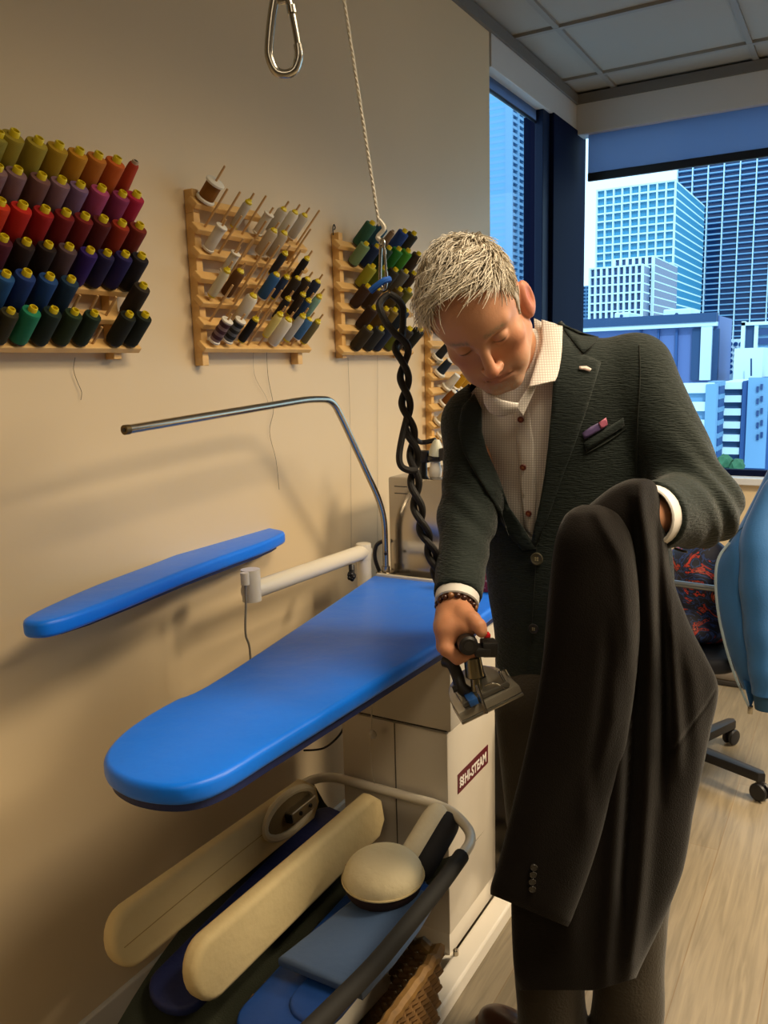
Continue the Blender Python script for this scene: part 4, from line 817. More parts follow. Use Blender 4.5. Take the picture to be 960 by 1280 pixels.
# ================= the man =================
HR = np.array([[.9292, .3561, -.0986], [.1813, -.6718, -.7182], [.322, -.6495, .6888]])   # columns: his left, face forward, crown
HS = 1.03
HT = CAM+(np.array([.7871, 1.3294, 1.5398])-CAM)*1.03
def h2w(l): return HT+HR @ (np.asarray(l)*HS)
def w2h(p): return ((p-HT) @ HR)/HS
def head_sdf(q, detail=True):
    ax = np.abs(q[:, 0]); m = np.stack([ax, q[:, 1], q[:, 2]], 1)
    d = s_ell(m, (0, -.012, .032), (.0765, .098, .090))
    d = smin(d, s_ell(m, (0, .012, .035), (.066, .083, .072)), .03)          # forehead
    d = smin(d, s_ell(m, (0, .022, -.045), (.060, .062, .075)), .025)          # mid face
    d = smin(d, s_cone(m, (.052, .002, -.062), (.018, .070, -.100), .020, .017), .03)   # jaw line
    d = smin(d, s_ell(m, (0, .070, -.101), (.026, .020, .018)), .022)        # chin
    d = smin(d, s_ell(m, (.046, .050, -.030), (.020, .022, .018)), .022)     # cheek bone
    d = smin(d, s_ell(m, (.034, .058, -.068), (.022, .022, .026)), .02)      # cheek / nasolabial
    d = smin(d, s_cone(m, (.008, .083, .020), (.044, .068, .021), .0122, .0105), .013)  # brow
    d = smin(d, s_ell(m, (0, .068, -.076), (.030, .022, .022)), .015)        # muzzle
    d = smax(d, -s_ell(m, (.031, .099, -.002), (.0195, .0225, .0130)), .009)  # eye socket
    d = smin(d, s_cone(m, (0, .086, .006), (0, .1065, -.042), .0075, .0105), .010)  # nose ridge
    d = smin(d, s_ell(m, (0, .1065, -.045), (.0115, .0115, .010)), .006)
    d = smin(d, s_ell(m, (.0125, .095, -.049), (.0080, .0105, .0080)), .006)
    d = smax(d, -s_ell(m, (.0072, .1010, -.0565), (.0042, .0065, .0040)), .003)
    d = smax(d, -s_cone(m, (.020, .0930, .0075), (.042, .0835, .0070), .0032, .0026), .004)
    # eyes: ball plus heavy lowered upper lid
    eb = s_ell(m, (.0315, .0735, -.003), (.0128, .0128, .0122)); d = smin(d, eb, .002)
    lid = s_ell(m, (.0315, .0737, -.0015), (.0145, .0142, .0138)); lid = smax(lid, -(m[:, 2]+.0062+.10*(m[:, 1]-.08)), .0015); d = smin(d, lid, .003)
    low = s_ell(m, (.0315, .0722, -.0035), (.0148, .0142, .0140)); low = smax(low, (m[:, 2]+.0105), .002); d = smin(d, low, .004)
    # lips
    d = smin(d, s_cone(m, (0, .0905, -.0705), (.021, .0815, -.0755), .0048, .0022), .004)
    d = smin(d, s_cone(m, (0, .0895, -.0815), (.018, .0825, -.0790), .0058, .0025), .004)
    d = smax(d, -s_cone(m, (0, .0965, -.0755), (.025, .0845, -.0775), .0022, .0014), .003)
    d = smax(d, -s_ell(m, (0, .098, -.0925), (.020, .0085, .0045)), .008)      # under lip
    d = smax(d, -s_cone(m, (.019, .1005, -.050), (.033, .086, -.078), .0022, .0015), .008)   # smile fold
    # ears
    ea = math.radians(18); RE = np.array([[math.cos(ea), -math.sin(ea), 0], [math.sin(ea), math.cos(ea), 0], [0, 0, 1]])
    lft = q[:, 0] > 0; m = m+np.where(lft, 0, 1)[:, None]*np.array([.008, .012, 0])
    e = s_ell(m, (.083, -.012, -.016), (.0100, .019, .033), RE); e = smin(e, s_ell(m, (.078, -.004, -.040), (.007, .010, .012)), .008)
    e = smax(e, -s_ell(m, (.0925, -.008, -.014), (.0070, .0110, .021), RE), .004)
    e = smin(e, s_ell(m, (.083, -.010, -.008), (.003, .005, .014), RE), .004)
    e = smin(e, s_ell(m, (.0735, -.004, -.020), (.009, .013, .026)), .006)
    d = smin(d, e, .006)
    d = smin(d, s_cone(q, (0, -.035, -.045), (0, -.060, -.19), .056, .062), .03)    # neck
    # forehead creases
    return d
W2 = lambda x, y, d: np.array(P(x, y, d))
ER = np.array([CR[0], CR[1], 0]); ER /= np.linalg.norm(ER); EF = np.array([CF[0], CF[1], 0]); EF /= np.linalg.norm(EF)
# joints (image left is his right)
J = dict(neck=W2(664, 455, 1.57), shR=W2(594, 529, 1.66), shL=W2(793, 464, 1.59), elR=W2(585, 645, 1.60), wrR=W2(571, 752, 1.47),
         elL=W2(874, 634, 1.52), wrL=W2(808, 646, 1.385), chest=W2(704, 575, 1.66), waist=W2(722, 715, 1.69), hip=W2(733, 850, 1.73))
def tor(p, c, r, sq, yaw=-.22):
    """squashed ball section helpers: rotate about z, squash depth"""
    n = -math.cos(yaw)*EF+math.sin(yaw)*ER; q = p-c; t = q@n
    return q+np.outer(t*(1/sq-1), n)
def torso_sdf(p, grow=0.):
    c0 = J['chest']; q = tor(p, c0, 0, .60); f = lambda k: tor(J[k][None], c0, 0, .60)[0]
    up = c0*0+(J['neck']-J['chest']); ch2 = J['chest']+up*.42
    g = tor(ch2[None], c0, 0, .60)[0]
    pts = [f('hip'), f('waist'), np.zeros(3), g]; rad = [.190, .172, .184, .150]
    d = s_chain(q, pts, rad, .06)*.72
    yk = s_chain(p, [J['shR']+np.array([0, 0, .0]), (J['shR']+J['shL'])/2+np.array([0, 0, .015]), J['shL']], [.062, .075, .064], .04); d = smin(d, yk, .06)
    d = smin(d, s_cone(p, J['neck']+EF*.035, (J['shR']*.4+J['shL']*.6)+EF*.02+np.array([0, 0, .03]), .068, .058), .05)
    d = smin(d, s_cone(p, J['neck']+EF*.035, (J['shR']*.75+J['shL']*.25)+EF*.02, .066, .055), .05)
    return d-grow
def arm_sdf(p, side, k=1.):
    if side == 'R': return s_chain(p, [J['shR'], J['elR'], J['wrR']], [.063*k, .052*k, .043*k], .03)
    return s_chain(p, [J['shL'], J['elL'], J['wrL']], [.070*k, .068*k, .058*k], .03)
# ---- hands
AX_H = -.05*CR+.12*CU+.99*CF; AX_H /= np.linalg.norm(AX_H)           # iron handle axis, running away from the camera
K0 = W2(584, 804, 1.40)
fing = []
for k in range(4):
    o = AX_H*(.012+.0205*k); ln = [1., 1.07, 1.02, .86][k]
    b = lambda x, y, dd: W2(584+(x-584)*ln, 804+(y-804)*ln, 1.40+dd)+o
    fing.append([b(557, 792, .010), b(559, 814, .0), b(573, 825, -.002), b(592, 819, .0)])
WR = J['wrR']; thumb = [W2(581, 768, 1.425), W2(591, 774, 1.405), W2(599, 783, 1.392), W2(602, 790, 1.388)]
def handR_sdf(p):
    d = s_cone(p, J['wrR']+(J['elR']-J['wrR'])*.3, WR+(fing[1][0]-WR)*.25, .029, .027)
    for k, fg in enumerate(fing):
        d = smin(d, s_cone(p, WR+(fg[0]-WR)*.2, fg[0], .020, .0135), .016)
    for k, fg in enumerate(fing):
        rr_ = [.0122, .0122, .0115, .0100][k]; e = s_chain(p, fg, [rr_*1.05, rr_, rr_*.92, rr_*.82], .004); d = smin(d, e, .003)
        d = smin(d, s_ell(p, fg[0], (.0118,)*3), .006)
    d = smin(d, s_ell(p, W2(566, 784, 1.43), (.026,)*3), .014); d = smin(d, s_ell(p, W2(583, 783, 1.415), (.019,)*3), .01)
    t = s_chain(p, thumb, [.0165, .0125, .0115, .0098], .006)
    d = smin(d, s_cone(p, WR*.75+thumb[0]*.25, thumb[0], .020, .0175), .012); return smin(d, t, .006)
LH = W2(792, 648, 1.40)
lf = []
for k in range(4):
    o = EF*(.018*k-.02); b0 = LH+o*.8; lf.append([b0+CU*.016-CR*.012, b0+CU*.012-CR*.040, b0-CU*.014-CR*.044, b0-CR*.022-CU*.020])
def handL_sdf(p):
    d = s_cone(p, J['wrL']+(J['elL']-J['wrL'])*.35, LH, .030, .031)
    for fg in lf: d = smin(d, s_cone(p, LH, fg[0], .022, .013), .012); d = smin(d, s_chain(p, fg, [.0125, .0118, .011, .0095], .004), .003)
    return smin(d, s_chain(p, [LH, LH+CU*.01-CF*.022-CR*.015, LH+CU*.012-CF*.026-CR*.035], [.017, .012, .010], .006), .006)
FT = {'R': PL(688, 1338, 2, .0), 'L': PL(782, 1345, 2, .0)}
hipR = J['hip']-ER*.09-np.array([0, 0, .06]); hipL = J['hip']+ER*.09-np.array([0, 0, .06])
def foot_dir(s): 
    v = (PL(604, 1278, 2, 0.)-FT['R']) if s == 'R' else -EF*.86-ER*.35; return v/np.linalg.norm(v)
ank = {'R': FT['R']+np.array([0, 0, .09]), 'L': FT['L']+np.array([0, 0, .09])}
def leg_sdf(p, s, k=1., low=True):
    h = hipR if s == 'R' else hipL; a = ank[s]; kn = h*.47+a*.53-EF*.02
    return s_chain(p, [h, kn, a], [.092*k, .066*k, (.046 if k < 1 else .062)*k], .03)
def body_sdf(p):
    d = torso_sdf(p, -.022); d = smin(d, leg_sdf(p, 'R', .8), .03); d = smin(d, leg_sdf(p, 'L', .8), .03)
    for s in 'RL':
        a = ank[s]; fd = foot_dir(s); d = smin(d, s_cone(p, a-np.array([0, 0, .045]), a+fd*.12-np.array([0, 0, .055]), .034, .024), .02)
        d = smin(d, arm_sdf(p, s, .62), .03)
    m = np.linalg.norm(p-HT, axis=1) < .30
    if m.any(): d[m] = smin(d[m], head_sdf(w2h(p[m]))*HS, .012)
    for c, fn in ((K0, handR_sdf), (LH, handL_sdf)):
        m = np.linalg.norm(p-c, axis=1) < .17
        if m.any(): d[m] = smin(d[m], fn(p[m]), .006)
    return d
man = thing('person', 'grey haired man in a dark green jacket looking down, holding an iron and a coat', 'person', (float(J['hip'][0]), float(J['hip'][1]), 0))
skin = mat('skin', '#c08a68', .48, spec=.35, sub=.12, bump=(260, .05))
V, Fq = sdf_mesh(body_sdf, (.35, 1.0, -.01), (1.4, 2.05, 1.80), .0024, slack=2.2)
me = np_mesh('body', V, Fq)
# pigment: lips, cheeks, ears, brows, stubble; shade painted at eyes and nostrils
q = w2h(V); ax_ = np.abs(q[:, 0]); col = np.tile(np.array(srgb('#c48f6e')), (len(V), 1))
def blend(w, c):
    global col
    w = np.clip(w, 0, 1)[:, None]; col = col*(1-w)+np.array(srgb(c))*w
near = np.linalg.norm(V-HT, axis=1) < .26
g = lambda c, r: np.exp(-(((np.stack([ax_, q[:, 1], q[:, 2]], 1)-np.array(c))/np.array(r))**2).sum(1))*near
blend(g((.048, .06, -.035), (.022, .04, .022))*.45, '#b9694c'); blend(g((0, .11, -.045), (.016, .02, .014))*.55, '#b8644a'); blend(g((.082, -.01, -.016), (.02, .03, .04))*.75, '#b25a46')
nz = vnoise(q, 420, 3)
stub = np.clip(np.maximum(g((0, .075, -.105), (.05, .045, .026)), g((.05, .03, -.085), (.03, .05, .022)))*1.1, 0, 1)*(q[:, 2] < -.055)
blend(stub*(.35+.4*(nz > .55)), '#b9aa9a'); blend(g((0, .09, -.063), (.026, .03, .007))*(.15+.3*(nz > .55)), '#b3a291')
blend(g((0, .088, -.0715), (.023, .02, .0048))*.8, '#a2574a'); blend(g((0, .088, -.081), (.020, .02, .0055))*.7, '#ad6353')
bw = np.exp(-(((q[:, 2]-(.0205-.10*np.maximum(ax_-.034, 0)))/.0052)**2))*np.clip((ax_-.010)/.006, 0, 1)*np.clip((.052-ax_)/.008, 0, 1)*(q[:, 1] > .03)*near
blend(bw*(.45+.5*(vnoise(q*np.array([1, 1, .5]), 500, 5) > .45)), '#8d7a62')
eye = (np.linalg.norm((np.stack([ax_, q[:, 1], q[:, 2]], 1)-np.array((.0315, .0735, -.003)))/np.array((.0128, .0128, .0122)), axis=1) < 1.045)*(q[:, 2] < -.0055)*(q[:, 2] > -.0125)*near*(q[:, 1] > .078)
blend(eye*.9, '#4a3a32'); lash_shade = np.exp(-((q[:, 2]+.0066)/.0020)**2)*np.exp(-((ax_-.0315)/.0135)**4)*(q[:, 1] > .076)*near; blend(lash_shade*.95, '#33221b')  # lashes and eye slit painted darker, standing in for shade under the brow
blend(g((.0072, .100, -.056), (.004, .006, .0035))*.8, '#4a2018')  # shade inside the nostrils put into the skin colour
hand = (np.linalg.norm(V-K0, axis=1) < .14); blend(hand*.35, '#c07a50')
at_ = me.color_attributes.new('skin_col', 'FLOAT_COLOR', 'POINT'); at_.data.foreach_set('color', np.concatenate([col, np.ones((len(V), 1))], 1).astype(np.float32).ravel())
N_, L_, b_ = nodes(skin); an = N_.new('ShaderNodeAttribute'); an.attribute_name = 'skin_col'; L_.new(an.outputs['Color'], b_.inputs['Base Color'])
body = link('body', me, skin, man, True, None)
# ---- hair
hm = mat('hair', '#b9a98e', .5, spec=.4)
N_, L_, b_ = nodes(hm); an = N_.new('ShaderNodeAttribute'); an.attribute_name = 'hair_col'; L_.new(an.outputs['Color'], b_.inputs['Base Color'])
def hairline(q):
    """positive inside the scalp"""
    ax = np.abs(q[:, 0]); y, z = q[:, 1], q[:, 2]
    front = (.082-.12*np.maximum(ax-.028, 0)+.5*np.maximum(ax-.05, 0))-y            # hairline across the forehead in y
    hi = z-(.071-.9*np.maximum(.052-y, 0)*1.0)
    side = z-np.where(y > .045, .06, np.where(y > .018, .022, np.where(y > -.035, .016, -.075)))
    side = z-np.interp(y, [-.12, -.05, -.032, -.012, .012, .028, .045, .060, .075], [-.095, -.085, -.03, .020, .022, -.018, .056, .086, .104])
    return np.where(ax > .0785, -.01, side)
qa = q[near]; Va = V[near]
hl = hairline(qa)+.004*(vnoise(qa, 130, 9)-.5); sc = hl > 0
qs = qa[sc]
def hgrad(x):
    e = .001; return np.stack([head_sdf(x+np.array(v)*e)-head_sdf(x-np.array(v)*e) for v in np.eye(3)], 1)/(2*e)
sel = RNG.choice(len(qs), min(4200, len(qs)), replace=False); roots = qs[sel]; nrm = hgrad(roots); nrm /= np.linalg.norm(nrm, axis=1)[:, None]
HV = []; HF = []; HC = []
for p, n in zip(roots, nrm):
    top = np.clip((p[2]-.045)/.05, 0, 1); fr_ = np.clip((p[1]+.02)/.08, 0, 1)
    ln = (.013+.037*top*(.6+.5*fr_))*(.75+.5*RNG.random())
    fz = fr_*top; gdir = np.array([-.35*top-.55*fz+p[0]*2.0*(1-top), .75*top+.15-.35*fz, -.9*(1-top)-.05+.35*fz])+RNG.normal(0, .20, 3)
    cl = vnoise((p*np.array([1, 1, 1]))[None], 55, 2)[0]-.5; gdir = gdir+np.array([cl*1.3, cl*.5, 0])
    gdir = gdir-n*gdir.dot(n); gdir /= np.linalg.norm(gdir)
    lift = (.18+.55*top+.35*fz)*(.6+.6*RNG.random()); sd = np.cross(gdir, n); w_ = .0012+.0006*RNG.random()
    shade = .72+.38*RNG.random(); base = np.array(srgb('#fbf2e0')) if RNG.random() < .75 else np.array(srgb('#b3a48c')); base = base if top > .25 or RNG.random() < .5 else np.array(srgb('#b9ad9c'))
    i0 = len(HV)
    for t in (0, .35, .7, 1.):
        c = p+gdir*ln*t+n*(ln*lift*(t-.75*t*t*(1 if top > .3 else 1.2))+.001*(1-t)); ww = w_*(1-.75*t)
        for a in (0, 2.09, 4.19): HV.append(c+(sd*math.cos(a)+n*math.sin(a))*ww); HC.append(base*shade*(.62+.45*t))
    for s in range(3):
        for a in range(3): HF.append((i0+s*3+a, i0+s*3+(a+1) % 3, i0+s*3+3+(a+1) % 3, i0+s*3+3+a))
nb0 = len(HV)
# scalp cap under the strands
capf = lambda x: smax(smax(head_sdf(w2h(x))*HS-.0045+.004*vnoise(w2h(x), 60, 4), -(hairline(w2h(x))+.003), .006), -(head_sdf(w2h(x))*HS+.004), .002)
Vc, Fc = sdf_mesh(capf, HT-.2, HT+.2, .003, slack=2.2)
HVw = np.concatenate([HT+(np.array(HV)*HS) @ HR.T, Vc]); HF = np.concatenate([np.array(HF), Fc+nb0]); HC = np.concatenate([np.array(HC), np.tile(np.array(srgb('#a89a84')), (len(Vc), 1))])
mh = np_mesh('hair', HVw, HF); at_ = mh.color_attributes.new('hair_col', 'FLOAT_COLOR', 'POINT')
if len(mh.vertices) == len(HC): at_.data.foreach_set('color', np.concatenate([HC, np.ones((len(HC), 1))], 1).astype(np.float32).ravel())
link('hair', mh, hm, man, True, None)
# ---- jacket
jm = mat('jacket_wool', '#1a2320', .8, spec=.25, sheen=.18, bump=(75, .5, (1, 1, 5.5)))
def bez_env(t, a, b): return np.clip((t-a)/(b-a), 0, 1)
def jacket_sdf(p):
    d = torso_sdf(p, 0.)
    # skirt of the jacket, a little flared
    for s in 'RL':
        a = arm_sdf(p, s)
        if s == 'L':
            v = J['elL']; r_ = np.linalg.norm(p-v, axis=1); env = np.exp(-(r_/.12)**2)
            ph = (p-v) @ (CR*.35+CU*1.0+CF*.2); ph2 = (p-v) @ (CR*.9-CU*.35)
            a = a-.0042*env*np.sin(ph*92+ph2*45+2.2*np.sin(ph2*26+ph*14))-.0022*env*np.sin(ph2*70+ph*55+1.5*np.sin(ph*33))
        else:
            v = J['elR']; r_ = np.linalg.norm(p-v, axis=1); env = np.exp(-(r_/.14)**2); a = a-.0024*env*np.sin((p-v) @ (CU*85+CR*60)+1.5*np.sin((p-v) @ (CR*40+CU*20)))
        cut = J['wr'+s]; dr = (J['wr'+s]-J['el'+s]); dr = dr/np.linalg.norm(dr)
        a = smax(a, (p-cut) @ dr+(.012 if s == 'R' else .02), .004)
        d = smin(d, a, .022)
    neckc = J['neck']; nd = (h2w((0, -.03, -.10))-h2w((0, -.05, -.19))); nd = nd/np.linalg.norm(nd)
    d = smax(d, -s_cone(p, h2w((0, -.02, -.06)), h2w((0, -.045, -.155)), .075, .064), .01)           # neck hole
    d = smax(d, -(p[:, 2]-.80), .006)                                      # hem
    return d+.0016*(vnoise(p, 9, 6)-.5)
Vj, Fj = sdf_mesh(jacket_sdf, (.35, 1.05, .74), (1.4, 2.0, 1.75), .005, slack=2.2)
bvh = BVHTree.FromPolygons(Vj.tolist(), Fj.tolist())
Vpoly = [(585, 470), (630, 400), (650, 372), (690, 384), (702, 402), (700, 470), (692, 559), (681, 631), (668, 681), (652, 668), (629, 632), (606, 594), (595, 555), (591, 515), (589, 495)]
pj = proj(Vj); dj = (Vj-CAM) @ CF; inside = inpoly(pj, Vpoly) & (dj < 1.665)
keep = ~inside[Fj].any(1); mj = np_mesh('jacket', Vj, Fj[keep]); jk = link('jacket', mj, jm, man, True, None)
sm_ = jk.modifiers.new('thick', 'SOLIDIFY'); sm_.thickness = .004; sm_.offset = -1
def cast(px, py, off, tree=None):
    r = Vector(ray(px, py)).normalized(); loc, nr, i, d = (tree or bvh).ray_cast(Vector(CAM), r)
    if loc is None:
        q = Vector(CAM)+r*1.6; loc, nr, i, d = (tree or bvh).find_nearest(q)
        loc, nr, i, d = (tree or bvh).find_nearest(Vector(CAM)+r*(loc-Vector(CAM)).dot(r)); return loc+nr*off
    if nr.dot(r) > 0: nr = -nr
    return loc+nr*off
def patch(name, poly, m, parent, off=.006, th=.003, step=5, tree=None, sub=5, offn=None):
    """cloth piece lying on the garment, outlined as measured; solid thickness"""
    pts = curve2(list(poly)+[poly[0]], sub)[:-1] if sub else list(poly)
    xs = [a for a, b in pts]; ys = [b for a, b in pts]; P2 = [Vector(p) for p in pts]; n0 = len(P2)
    gx = np.arange(min(xs), max(xs), step); gy = np.arange(min(ys), max(ys), step); gp = np.array([(x, y) for x in gx for y in gy])
    if len(gp):
        ins = inpoly(gp, pts); A = np.array(pts)
        for g_ in gp[ins]:
            if np.min(np.hypot(*(A-g_).T)) > step*.5: P2.append(Vector(g_))
    r = geometry.delaunay_2d_cdt(P2, [(i, (i+1) % n0) for i in range(n0)], [], 1, 1e-5)
    bm = bmesh.new(); vs = []; last = None
    for v in r[0]:
        o = off if offn is None else offn(v.x, v.y); c = cast(v.x, v.y, o, tree)
        if c is None: c = last if last is not None else Vector(P(v.x, v.y, 1.55))
        last = c; vs.append(bm.verts.new(c))
    for f in r[2]:
        try: bm.faces.new([vs[i] for i in f])
        except ValueError: pass
    cam = Vector(CAM)
    bmesh.ops.recalc_face_normals(bm, faces=bm.faces)
    sm = sum(f.normal.dot(cam-f.calc_center_median()) for f in bm.faces)
    if sm < 0: bmesh.ops.reverse_faces(bm, faces=bm.faces)
    for _ in range(2): bmesh.ops.smooth_vert(bm, verts=[v for v in bm.verts if not v.is_boundary], factor=.5, use_axis_x=True, use_axis_y=True, use_axis_z=True)
    bm.normal_update()
    me = bpy.data.meshes.new(name); bm.to_mesh(me); bm.free(); o = link(name, me, m, parent, True, 50)
    s = o.modifiers.new('thick', 'SOLIDIFY'); s.thickness = th; s.offset = -1; return o
lapel = mat('lapel_wool', '#1c2523', .8, spec=.25, sheen=.18, bump=(75, .4, (1, 1, 5.5)))
patch('lapel', [(702, 418), (714, 432), (727, 446), (738, 450), (750, 455), (741, 482), (733, 508), (726, 530), (716, 560), (705, 590), (696, 617), (687, 642), (672, 682), (665, 680), (670, 655), (675, 631), (681, 595), (685, 559), (689, 515), (691, 470), (695, 440)], lapel, jk, .009, .004, 6, None, 0)
patch('collar', [(699, 401), (712, 403), (727, 411), (747, 428), (738, 437), (727, 446), (714, 432), (702, 418), (697, 410)], lapel, jk, .012, .004, 6, None, 0)
patch('lapel', [(596, 494), (604, 512), (603, 540), (608, 565), (620, 600), (638, 632), (659, 664), (671, 685), (655, 687), (639, 669), (621, 641), (606, 615), (592, 590), (580, 565), (575, 536), (580, 510)], lapel, jk, .009, .004, 6, None, 0)
patch('pocket_welt', [(730, 553), (779, 522), (781, 532), (733, 564)], lapel, jk, .005, .003, 6, None, 0)
patch('pocket_square', [(727, 541), (738, 533), (748, 528), (756, 526), (757, 533), (745, 540), (730, 549)], mat('pocket_silk', '#5a4a78', .5), jk, .0045, .0015, 4, None, 0)
patch('pocket_square_fold', [(747, 528), (756, 522), (758, 531), (750, 536)], mat('pocket_silk_pink', '#b0607a', .5), jk, .006, .0015, 3, None, 0)
patch('buttonhole', [(722, 461), (731, 461), (737, 464), (735, 467), (728, 465), (722, 464)], mat('thread_pink', '#d8c4bc', .6), jk, .0125, .002, 3, None, 0)
def button(name, px, py, r, m, parent, off=.008, rim=None, tree=None):
    c = cast(px, py, off, tree); c2_ = cast(px+3, py, off, tree); c3_ = cast(px, py+3, off, tree); n = (c2_-c).cross(c3_-c).normalized()
    if n.dot(Vector(CAM)-c) < 0: n = -n
    bm = bmesh.new(); lathe(bm, [(r*.9, -.002), (r, 0), (r, .0012), (r*.86, .0022), (r*.72, .0014), (r*.2, .0012)], at(c, n), 20); o = bm_obj(name, bm, m, parent)
    if rim is not None:
        bm = bmesh.new(); M_ = at(c, n)
        for a in range(4): lathe(bm, [(r*.12, .001), (r*.12, .0022)], M_ @ Matrix.Translation((r*.24*math.cos(PI/4+a*PI/2), r*.24*math.sin(PI/4+a*PI/2), 0)), 8)
        bm_obj('button_thread', bm, rim, o)
bt = mat('button_horn', '#4a4636', .35); btt = mat('button_thread_m', '#a39a78', .6); dkb = mat('button_dark', '#1e1d20', .3)
button('front_button', 672, 698, .0125, bt, jk, .006, btt); button('front_button', 668, 785, .0105, dkb, jk, .004, btt)
# front edge, breast pocket lower line and armhole seam as thin welts
def welt(name, pts, r=.0012, off=.002, m=None, tree=None, parent=None):
    w_ = [cast(x, y, off, tree) for x, y in curve2(pts, 5)]; w_ = [w for w in w_ if w is not None]; bm = bmesh.new(); tube(bm, w_, r, 6); return bm_obj(name, bm, m or mat('seam_green', '#141a15', .9), parent or jk)
welt('front_edge', [(671, 684), (669, 720), (666, 765), (664, 800), (658, 840)])
welt('armhole_seam', [(799, 432), (800, 470), (798, 520), (797, 560), (795, 592)])
welt('pocket_seam', [(733, 566), (760, 551), (783, 535)])
for i, (x, y) in enumerate([(843, 698), (849, 696), (854, 693)]): button('cuff_button', x, y, .0072, bt, jk, .005, None)
# ---- shirt
sh = mat('shirt_check', '#d9d3cc', .7)
N_, L_, b_ = nodes(sh); tcx = [n for n in N_ if n.type == 'TEX_COORD'][0]
sep = N_.new('ShaderNodeSeparateXYZ'); mp = N_.new('ShaderNodeMapping'); mp.inputs['Rotation'].default_value = (0, 0, math.radians(-25)); L_.new(tcx.outputs['Object'], mp.inputs[0]); L_.new(mp.outputs[0], sep.inputs[0])
def line(sock, per, th):
    m1 = N_.new('ShaderNodeMath'); m1.operation = 'FRACT'; m0 = N_.new('ShaderNodeMath'); m0.operation = 'MULTIPLY'; m0.inputs[1].default_value = 1/per; L_.new(sock, m0.inputs[0]); L_.new(m0.outputs[0], m1.inputs[0])
    m2 = N_.new('ShaderNodeMath'); m2.operation = 'LESS_THAN'; m2.inputs[1].default_value = th; L_.new(m1.outputs[0], m2.inputs[0]); return m2.outputs[0]
l1 = line(sep.outputs['X'], .0046, .24); l2 = line(sep.outputs['Z'], .0046, .24); mxm = N_.new('ShaderNodeMath'); mxm.operation = 'MAXIMUM'; L_.new(l1, mxm.inputs[0]); L_.new(l2, mxm.inputs[1])
mxc = N_.new('ShaderNodeMix'); mxc.data_type = 'RGBA'; mxc.inputs[6].default_value = (*srgb('#ddd8d2'), 1); mxc.inputs[7].default_value = (*srgb('#b5aca8'), 1); L_.new(mxm.outputs[0], mxc.inputs[0]); L_.new(mxc.outputs[2], b_.inputs['Base Color'])
def shirt_sdf(p):
    d = torso_sdf(p, -.013); d = smax(d, -s_cone(p, h2w((0, -.02, -.06)), h2w((0, -.045, -.155)), .063, .058), .008)
    c = W2(650, 570, 1.56); return smax(d, np.linalg.norm((p-c)/np.array([1, 1, 1.25]), axis=1)-.215, .01)-.001*np.sin(p[:, 2]*60+p[:, 0]*25)
shirt = None
Vs, Fs = sdf_mesh(shirt_sdf, (.4, 1.05, 1.0), (1.2, 1.9, 1.75), .0045, slack=2.4); bvs = BVHTree.FromPolygons(Vs.tolist(), Fs.tolist())
shirt = link('shirt', np_mesh('shirt', Vs, Fs), sh, man, True, None)
patch('placket', [(641, 505), (660, 497), (668, 560), (671, 620), (668, 672), (656, 660), (652, 620), (647, 560)], sh, shirt, .0035, .0025, 6, bvs, 0)
rb = mat('button_red', '#6e2c22', .4); rbt = mat('button_red_thread', '#c4783c', .6)
for x, y in ((652, 524), (655, 583), (662, 641)): button('shirt_button', x, y, .0062, rb, shirt, .0065, rbt, bvs)
# collar leaves as curved cloth sheets
def sheet(name, A, B, m, parent, th=.003, n=14, k=8, bulge=.004):
    """A, B: matching lists of world points (upper and lower edge)"""
    A = smooth_path(A, n); B = smooth_path(B, n); bm = bmesh.new(); g = []
    cam = Vector(CAM)
    for a, b in zip(A, B):
        row = []
        for j in range(k+1):
            t = j/k; p = a.lerp(b, t); p = p+(cam-p).normalized()*bulge*math.sin(PI*t); row.append(bm.verts.new(p))
        g.append(row)
    for r0, r1 in zip(g, g[1:]):
        for j in range(k): bm.faces.new((r0[j], r1[j], r1[j+1], r0[j+1]))
    me = bpy.data.meshes.new(name); bmesh.ops.recalc_face_normals(bm, faces=bm.faces); bm.to_mesh(me); bm.free(); o = link(name, me, m, parent, True, 60)
    s = o.modifiers.new('thick', 'SOLIDIFY'); s.thickness = th; s.offset = 0; return o
sheet('collar_leaf', [W2(677, 400, 1.56), W2(677, 430, 1.525), W2(670, 455, 1.495), W2(661, 484, 1.47)], [W2(703, 408, 1.545), W2(702, 440, 1.505), W2(698, 465, 1.485), W2(694, 476, 1.475)], sh, shirt)
sheet('collar_leaf', [W2(603, 484, 1.50), W2(612, 492, 1.475), W2(628, 500, 1.46), W2(648, 504, 1.465)], [W2(606, 504, 1.50), W2(613, 515, 1.485), W2(626, 520, 1.475), W2(644, 515, 1.472)], sh, shirt)
sheet('collar_band', [W2(662, 482, 1.475), W2(652, 497, 1.478), W2(645, 508, 1.482)], [W2(672, 478, 1.482), W2(662, 500, 1.49), W2(653, 520, 1.495)], sh, shirt, .003, 8, 5, .002)
sheet('collar_band', [W2(668, 398, 1.60), W2(676, 402, 1.575), W2(683, 408, 1.555)], [W2(672, 452, 1.53), W2(670, 462, 1.51), W2(668, 474, 1.495)], sh, shirt, .003, 8, 5, .002)
cuffm = mat('cuff_white', '#d6d3ce', .6)
for s, r0, ext in (('R', .0395, .004), ('L', .053, .006)):
    w_ = J['wr'+s]; dr = w_-J['el'+s]; dr /= np.linalg.norm(dr); c = w_-dr*.03
    bm = bmesh.new(); lathe(bm, [(r0*.98, 0), (r0, .005), (r0, .03+ext), (r0-.0025, .032+ext), (r0-.005, .03+ext), (r0-.006, 0)], at(c, dr), 32); bm_obj('shirt_cuff', bm, cuffm, man)
